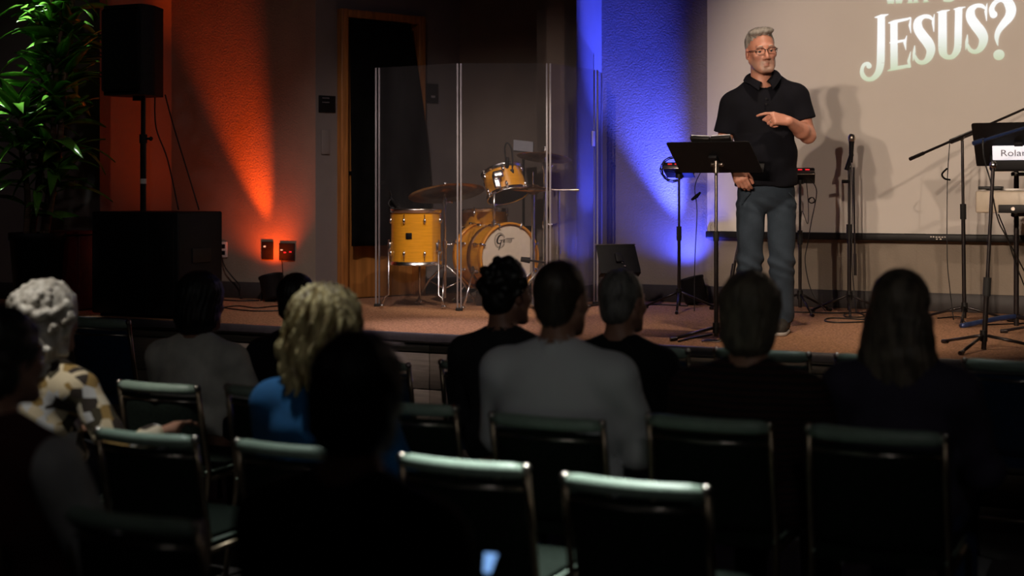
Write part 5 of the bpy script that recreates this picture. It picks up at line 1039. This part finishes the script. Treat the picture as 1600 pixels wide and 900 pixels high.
# ------------------------------------------------------------------ seated audience (local frame: facing +y, floor at 0)
def hair_field(style, fr, s):
    c = fr[1]; lo = c - np.array((.24, .26, .36)); hi = c + np.array((.24, .22, .22)); f = Field(lo, hi, .0058 if style == 'puff' else .0075); E = lambda q, r_, k=.02, **kw: f.ell(np.array(q) * s, np.array(r_) * s, k, fr=fr, **kw); C = lambda a, b, ra, rb=None, k=.02, **kw: f.cap(np.array(a) * s, np.array(b) * s, ra * s, (rb or ra) * s, k, fr=fr, **kw)
    Rt = fr[0]; loc = lambda x, y, z: [(Rt[0, i] * (x - c[0]) + Rt[1, i] * (y - c[1]) + Rt[2, i] * (z - c[2])) / s for i in range(3)]
    face = lambda: E((0, .10, -.03), (.062, .07, .10), .015, mode='s')
    def strands(amp, fq):
        def fn(x, y, z): q = loc(x, y, z); a = np.arctan2(q[0], q[1] + .02); return amp * np.sin(a * fq + 3 * np.sin(q[2] * 22) + q[2] * 12) + amp * .6 * np.sin(a * fq * 2.3 + q[2] * 25)
        f.warp(fn)
    def curls(amp, fq):
        def fn(x, y, z): q = loc(x, y, z); return amp * np.sin(q[0] * fq + 2 * np.sin(q[2] * fq * .4)) * np.sin(q[1] * fq * 1.1 + 1.3) * np.sin(q[2] * fq * .9 + 2 * np.sin(q[0] * fq * .5))
        f.warp(fn)
    def tufts(n, r_, o_, r0, r1):
        rg = np.random.RandomState(3)
        for i in range(n):
            u = rg.normal(size=3); u /= np.linalg.norm(u)
            if (u[1] > .25 and u[2] < .55) or u[2] < -.85: continue
            q = np.array(o_) + u * np.array(r_) * rg.uniform(.95, 1.09); E(q, np.array((1, 1, 1)) * rg.uniform(r0, r1), .004)
    if style == 'short':
        E((0, -.024, .038), (.081, .098, .092)); E((0, -.055, -.035), (.062, .055, .06), .03); face(); E((0, -.03, -.14), (.12, .14, .055), .006, mode='s'); strands(.0025, 40)
        for x in (-1, 1): E((x * .085, .0, -.015), (.02, .026, .036), .006, mode='s')
    elif style == 'curly_short':
        E((0, -.02, .048), (.086, .100, .094)); E((0, -.05, -.03), (.068, .062, .06), .03); face(); E((0, -.03, -.145), (.12, .14, .055), .006, mode='s'); tufts(90, (.080, .094, .092), (0, -.022, .045), .013, .024)
        for x in (-1, 1): E((x * .09, .0, -.02), (.02, .026, .034), .006, mode='s')
    elif style == 'puff':
        E((0, -.025, .03), (.112, .120, .115)); E((0, -.045, -.09), (.112, .105, .10), .04); E((0, -.05, -.19), (.088, .08, .07), .03); E((0, .135, -.05), (.07, .085, .13), .015, mode='s'); tufts(160, (.108, .10, .10), (0, -.045, -.12), .010, .018); tufts(420, (.112, .118, .125), (0, -.03, .005), .010, .019)
    elif style == 'bob':
        E((0, -.02, .035), (.098, .112, .105)); E((0, -.04, -.06), (.098, .085, .09), .04); E((0, .11, -.04), (.06, .08, .11), .015, mode='s'); E((0, 0, -.19), (.15, .15, .05), .01, mode='s'); strands(.003, 26)
    elif style == 'cropped':
        E((0, -.022, .036), (.092, .108, .102)); E((0, -.05, -.045), (.082, .07, .075), .04); face(); E((0, -.02, -.17), (.13, .15, .055), .008, mode='s'); strands(.003, 30); curls(.005, 80)
    elif style == 'wavy':
        E((0, -.02, .04), (.112, .118, .108)); E((.0, -.045, -.05), (.115, .09, .10), .04); E((0, .12, -.05), (.064, .08, .12), .015, mode='s')
        for i in range(13):
            a = math.radians(-125 + 250 * i / 12); x, y = .095 * math.sin(a), -.03 - .065 * math.cos(a); pts = [(x * .8, y * .9, .02), (x * 1.12, y * 1.1, -.07), (x * 1.0, y * 1.02, -.14), (x * 1.14 + .01 * math.sin(i * 2), y * 1.1, -.205 - .02 * math.sin(i * 1.7))]
            for j in range(3): C(pts[j], pts[j + 1], (.034, .031, .026)[j], (.031, .026, .010)[j], .018)
        strands(.009, 17); strands(.003, 45)
    elif style == 'long':
        E((0, -.02, .036), (.088, .106, .098)); E((0, -.05, -.06), (.092, .075, .10), .04); E((0, .11, -.05), (.06, .075, .12), .015, mode='s')
        for i in range(11):
            a = math.radians(-105 + 210 * i / 10); x, y = .080 * math.sin(a), -.035 - .052 * math.cos(a); pts = [(x * .9, y, -.03), (x * 1.12, y * 1.05, -.14), (x * 1.1, y * 1.05 - .012, -.285 - .02 * math.sin(i * 2.1))]
            for j in range(2): C(pts[j], pts[j + 1], (.032, .03)[j], (.03, .012)[j], .016)
        strands(.003, 34)
    return f.mesh('hair')
SKINS = {}
def seated(label, hx, htop, d, style, hairm, shirt, skinm, trous, yaw=25, hyaw=0, sh=.19, hs=1.0, lean=0.0, hpitch=4, sleeve=None, rhand=None, lhand=None, collar=False, bulk=1.0, short=False, hroll=0):
    a = math.radians(-yaw); Rz = Matrix.Rotation(a, 3, 'Z'); tp = P(hx, htop, d); hl = np.array((lean * .5, .0 + .0, tp.z - .135 * hs)); off = Rz @ Vector((hl[0], hl[1], 0)); base = Vector((tp.x, tp.y, 0)) - Vector((off.x, off.y, 0))
    r = thing('person', label, 'person', base, a); fr = (rot3(hyaw, hpitch, hroll), hl)
    zs = hl[2] - .215; hip = .52; b = bulk; sX = sh; yb = -.04
    shL = np.array((-sX, yb, zs - .04)); shR = np.array((sX, yb, zs - .04)); elL = np.array((-sX - .06, .06, zs - .30)); elR = np.array((sX + .06, .06, zs - .30)); wrL = np.array((-.11, .26, .635)) if lhand is None else np.array(lhand); wrR = np.array((.11, .26, .635)) if rhand is None else np.array(rhand)
    if rhand is not None: elR = (shR + wrR) / 2 + np.array((.05, -.04, -.14))
    if lhand is not None: elL = (shL + wrL) / 2 + np.array((-.06, -.02, -.07))
    lo = np.array((-.42, -.30, -.01)); hi = np.array((.52, .72, tp.z + .05)); f = Field(lo, hi, .0095)
    def legs(g, kk):
        for s_ in (-1, 1): f.cap((s_ * .095, .0, hip), (s_ * .12, .42, .53), .082 + g, .062 + g, kk); f.cap((s_ * .12, .43, .52), (s_ * .125, .45, .10), .056 + g, .042 + g, kk)
    def torso(g):
        f.ell((0, yb - .0, zs - .15), (.150 * b * sh / .19, .105 * b, .19), .05, grow=g); f.ell((0, yb + .03, zs - .36), (.150 * b, .115 * b, .17), .06, grow=g); f.ell((0, .0, hip + .03), (.165 * b, .13, .11), .06, grow=g); f.cap(shL * np.array((.8, 1, 1)), shR * np.array((.8, 1, 1)), .052 + g, None, .06)
        [f.cap((q * .045, yb, zs + .03), (q * sX * .85, yb, zs - .035), .045 + g, .05 + g, .05) for q in (-1, 1)]
    head(f, fr, hs, fine=True); f.cap(hl + fr[0] @ np.array((0, -.03, -.07)), (0, yb, zs + .01), .054, .060, .03); torso(0); legs(0, .03)
    for p, e, w_ in ((shL, elL, wrL), (shR, elR, wrR)): f.cap(p, e, .05, .042, .03); f.cap(e, w_, .042, .028, .02)
    for s_ in (-1, 1): f.cap((s_ * .125, .44, .05), (s_ * .135, .58, .035), .038, .03, .02)
    for w_, e, side in ((wrL, elL, -1), (wrR, elR, 1)):
        y = Vector(w_ - e).normalized(); y = (y + Vector((0, .6, -.25 if (rhand is None or side < 0) else .0))).normalized(); hand(f, (fcols(y, (0, .25, 1)), w_ + np.array(y) * .01), side, [(15, 22, 12)] * 4, 1.0, (.55, .25), .5, .006)
    me, pos = f.mesh('body'); tint(me, pos, fr, hs); place('body', me, skinm, r); eyes(r, fr, hs)
    # upper garment
    f = Field(np.array((-.44, -.34, hip - .08)), np.array((.54, .42, zs + .17)), .0105); torso(.016)
    if not sleeve:
        for p, e, w_ in ((shL, elL, wrL), (shR, elR, wrR)): f.cap(p, e, .066 * b, .058, .04); (None if short else f.cap(e, w_ - (w_ - e) * .08, .056, .044, .03))
    f.cap((0, yb + .005, zs + .03), hl + fr[0] @ np.array((0, -.02, -.06)), .060, .066, .004, mode='s'); f.cap((0, yb + .07, zs + .07), (0, yb + .09, zs + .02), .05, .03, .01, mode='s'); f.half((0, 0, hip - .03), (0, 0, -1)); f.half((0, .30, .6), (0, 1, -.2), reg=((-.14, .12, hip - .1), (.14, .5, hip + .05)))
    if short: 
        for p, e in ((shL, elL), (shR, elR)): n = (e - p) / np.linalg.norm(e - p); q = p + (e - p) * .75; f.half(q, n, reg=(np.minimum(q, e) - .1 + np.array((.0, 0, 0)), np.maximum(q, e) + .1))
    f.warp(lambda x, y, z: .0055 * np.sin(z * 34 + np.abs(x) * 30 + 2.5 * np.sin(x * 14 + z * 9)) * np.clip((zs - z) * 5, 0, 1) + .004 * np.sin((x * .8 - z) * 45 + np.sin(x * 21)) * np.clip((zs - .1 - z) * 6, 0, 1))
    me, pos = f.mesh('shirt'); so = place('shirt', me, shirt, r)
    if sleeve:
        for p, e, w_ in ((shL, elL, wrL), (shR, elR, wrR)): f = Field(np.minimum(np.minimum(p, e), w_) - .11, np.maximum(np.maximum(p, e), w_) + .11, .0105); f.cap(p, e, .074, .062, .04); f.cap(e, w_ - (w_ - e) * .08, .060, .046, .03); me, pos = f.mesh('sleeve'); place('sleeve', me, sleeve, r)
    if collar:
        f = Field((-.14, yb - .14, zs - .02), (.14, yb + .14, zs + .15), .0075); f.cap((0, yb, zs + .0), (0, yb + .012, zs + .085), .092, .070, .01); f.cap((0, yb, zs - .03), (0, yb + .012, zs + .12), .080, .062, .004, mode='s'); f.half((0, 0, zs + .085), (0, .25, 1)); f.half((0, 0, zs + .015), (0, 0, -1)); f.ell((0, yb + .1, zs + .06), (.03, .06, .1), .01, mode='s'); me, pos = f.mesh('collar'); place('collar', me, shirt, so)
    # trousers and shoes
    f = Field((-.30, -.22, .05), (.30, .60, hip + .20), .011); f.ell((0, .0, hip + .03), (.172 * b, .138, .115), .05); legs(.014, .03); f.half((0, 0, hip + .10), (0, 0, 1)); f.half((0, 0, .075), (0, 0, -1)); me, pos = f.mesh('trousers'); place('trousers', me, trous, r)
    for s_ in (-1, 1): f = Field((-.2 if s_ < 0 else .05, .34, -.01), (-.05 if s_ < 0 else .2, .72, .14), .009); f.cap((s_ * .125, .44, .055), (s_ * .137, .615, .038), .046, .038, .02); f.cap((s_ * .125, .44, .06), (s_ * .125, .44, .10), .046, .048, .02); f.half((0, 0, .002), (0, 0, -1)); me, pos = f.mesh('shoe'); place('shoe', me, M_rubber, r)
    me, pos = hair_field(style, fr, hs); place('hair', me, hairm, r)
    return r
def hairm(n, c1, c2, rough=.5): return mat(n, c1, rough, col2=c2, vscale=30, stretch=(1, 1, .35), bump=.003, bscale=110)
Hblack = hairm('black_hair', (.006, .005, .005), (.014, .011, .009)); Hbrown = hairm('brown_hair', (.018, .011, .007), (.04, .026, .016)); Hgrey = hairm('dark_grey_hair', (.12, .115, .105), (.26, .25, .23)); Hwhite = hairm('white_curls', (.34, .30, .25), (.70, .66, .60)); Hblond = hairm('blonde_hair', (.13, .075, .025), (.72, .58, .30)); Hash = hairm('ash_hair', (.10, .08, .058), (.20, .165, .12)); Hlong = hairm('long_ash_hair', (.06, .045, .032), (.20, .155, .115))
Sk1 = skin_mat('audience_skin', (.42, .22, .15), (.34, .12, .10)); Sk2 = skin_mat('audience_skin_dark', (.30, .15, .10), (.25, .09, .07))
cl = lambda n, c, **kw: mat(n, c, .9, var=.15, vscale=9, bump=.003, bscale=14, **kw)
T1 = cl('dark_trousers', (.012, .013, .018)); T2 = cl('blue_jeans', (.02, .04, .10))
maroon = cl('maroon_vest', (.045, .006, .008)); greys = cl('grey_sleeve', (.36, .35, .35)); tee = cl('grey_tee', (.78, .76, .70)); dark = cl('dark_top', (.010, .010, .012)); jacket = cl('black_jacket', (.013, .013, .015)); blue = cl('blue_top', (.006, .085, .24)); purple = cl('dark_purple_top', (.045, .036, .066)); blackt = cl('black_top', (.006, .006, .006))
checked = stripes(cl('fine_checked_shirt', (.7, .71, .73)), (.55, .56, .58), (.78, .79, .81), 75, 'X', .5)
redstripe = stripes(cl('striped_knit', (.01, .01, .01)), (.007, .007, .007), (.055, .014, .011), 14, 'Z', .72)
flower = cl('floral_jacket', (.5, .42, .3)); nt = flower.node_tree; vo = nt.nodes.new('ShaderNodeTexVoronoi'); vo.inputs['Scale'].default_value = 24; tcx = nt.nodes.new('ShaderNodeTexCoord'); nt.links.new(tcx.outputs['Object'], vo.inputs['Vector']); cr = nt.nodes.new('ShaderNodeValToRGB'); sx_ = nt.nodes.new('ShaderNodeSeparateColor'); nt.links.new(vo.outputs['Color'], sx_.inputs[0]); nt.links.new(sx_.outputs[0], cr.inputs[0]); e = cr.color_ramp; e.interpolation = 'CONSTANT'
e.elements[0].color = (.60, .50, .34, 1); e.elements[1].position = .3; e.elements[1].color = (.03, .02, .015, 1)
for p_, c_ in ((.48, (.55, .55, .56, 1)), (.6, (.30, .19, .06, 1)), (.75, (.05, .04, .02, 1)), (.86, (.65, .58, .45, 1))): q = e.elements.new(p_); q.color = c_
nt.links.new(cr.outputs[0], nt.nodes['Principled BSDF'].inputs['Base Color'])
seated('person in a maroon vest over grey sleeves cut off by the left edge', 8, 478, 3.65, 'cropped', Hblack, maroon, Sk2, T1, hyaw=-10, sh=.20, sleeve=greys, bulk=1.1)
seated('person with puffy curly white hair in a pale floral jacket', 78, 440, 5.35, 'puff', Hwhite, flower, Sk1, T1, hyaw=-8, hs=1.05, bulk=.92, rhand=(.45, .08, .69))
seated('person with a dark bob in a plain grey tee shirt', 316, 424, 6.45, 'bob', Hblack, tee, Sk1, T1, sh=.205, hs=1.06, bulk=1.1, short=True)
seated('dark-haired person in dark clothing before the orange wall lamp', 466, 424, 6.65, 'short', Hblack, dark, Sk2, T1, hyaw=5, hs=1.05)
seated('person with wavy shoulder-length blonde hair in a blue top', 512, 450, 4.78, 'wavy', Hblond, blue, Sk1, T1, hyaw=-8, sh=.20, hs=1.06, bulk=1.15, hroll=4)
seated('black-haired person in black sitting nearest at the bottom centre', 563, 516, 2.78, 'cropped', Hblack, blackt, Sk2, T1, hyaw=6, hs=.98, sh=.19, rhand=(.09, .33, .70))
seated('person with curly black hair in a black jacket below the bass drum', 793, 407, 5.95, 'curly_short', Hblack, jacket, Sk2, T1, hyaw=-22, hs=1.06, collar=True)
seated('person with short dark hair in a pale finely checked shirt', 878, 404, 4.95, 'short', Hbrown, checked, Sk2, T2, hyaw=-6, hs=1.08, sh=.215, collar=True, bulk=1.25)
seated('person with short grey hair in black near the low music stand', 974, 418, 5.95, 'short', Hgrey, blackt, Sk1, T1, hyaw=-14, hs=1.08, bulk=1.05)
seated('person with short ash-brown hair in a black top with dark red stripes', 1174, 424, 4.75, 'cropped', Hash, redstripe, Sk1, T1, hyaw=4, sh=.20, hs=1.14, bulk=1.15)
seated('person with long straight ash hair in a dark purple top at right', 1410, 418, 4.62, 'long', Hlong, purple, Sk1, T2, hyaw=-10, sh=.19, hs=1.05, bulk=1.05)
# glowing phone low at the bottom
q = P(765, 881, 3.1); R = Matrix.Rotation(math.radians(-20), 3, 'Z') @ Matrix.Rotation(math.radians(55), 3, 'X'); r = thing('phone', 'small phone glowing blue in the hand of the nearest black-haired person', 'phone', q)
mb = MB(); mb.box(q, (.036, .07, .008), R, .003); obj('case', mb, M_black, r); mb = MB(); mb.prism([(-.015, .022), (-.008, -.022), (.008, -.022), (.015, .022)][::-1][::-1], .0008, q + R.col[2] * .0045, R.col[0], R.col[1]); obj('screen', mb, mat('lit_phone_screen', (.1, .2, .4), .3, emit=(.25, .5, 1), es=.9), r)
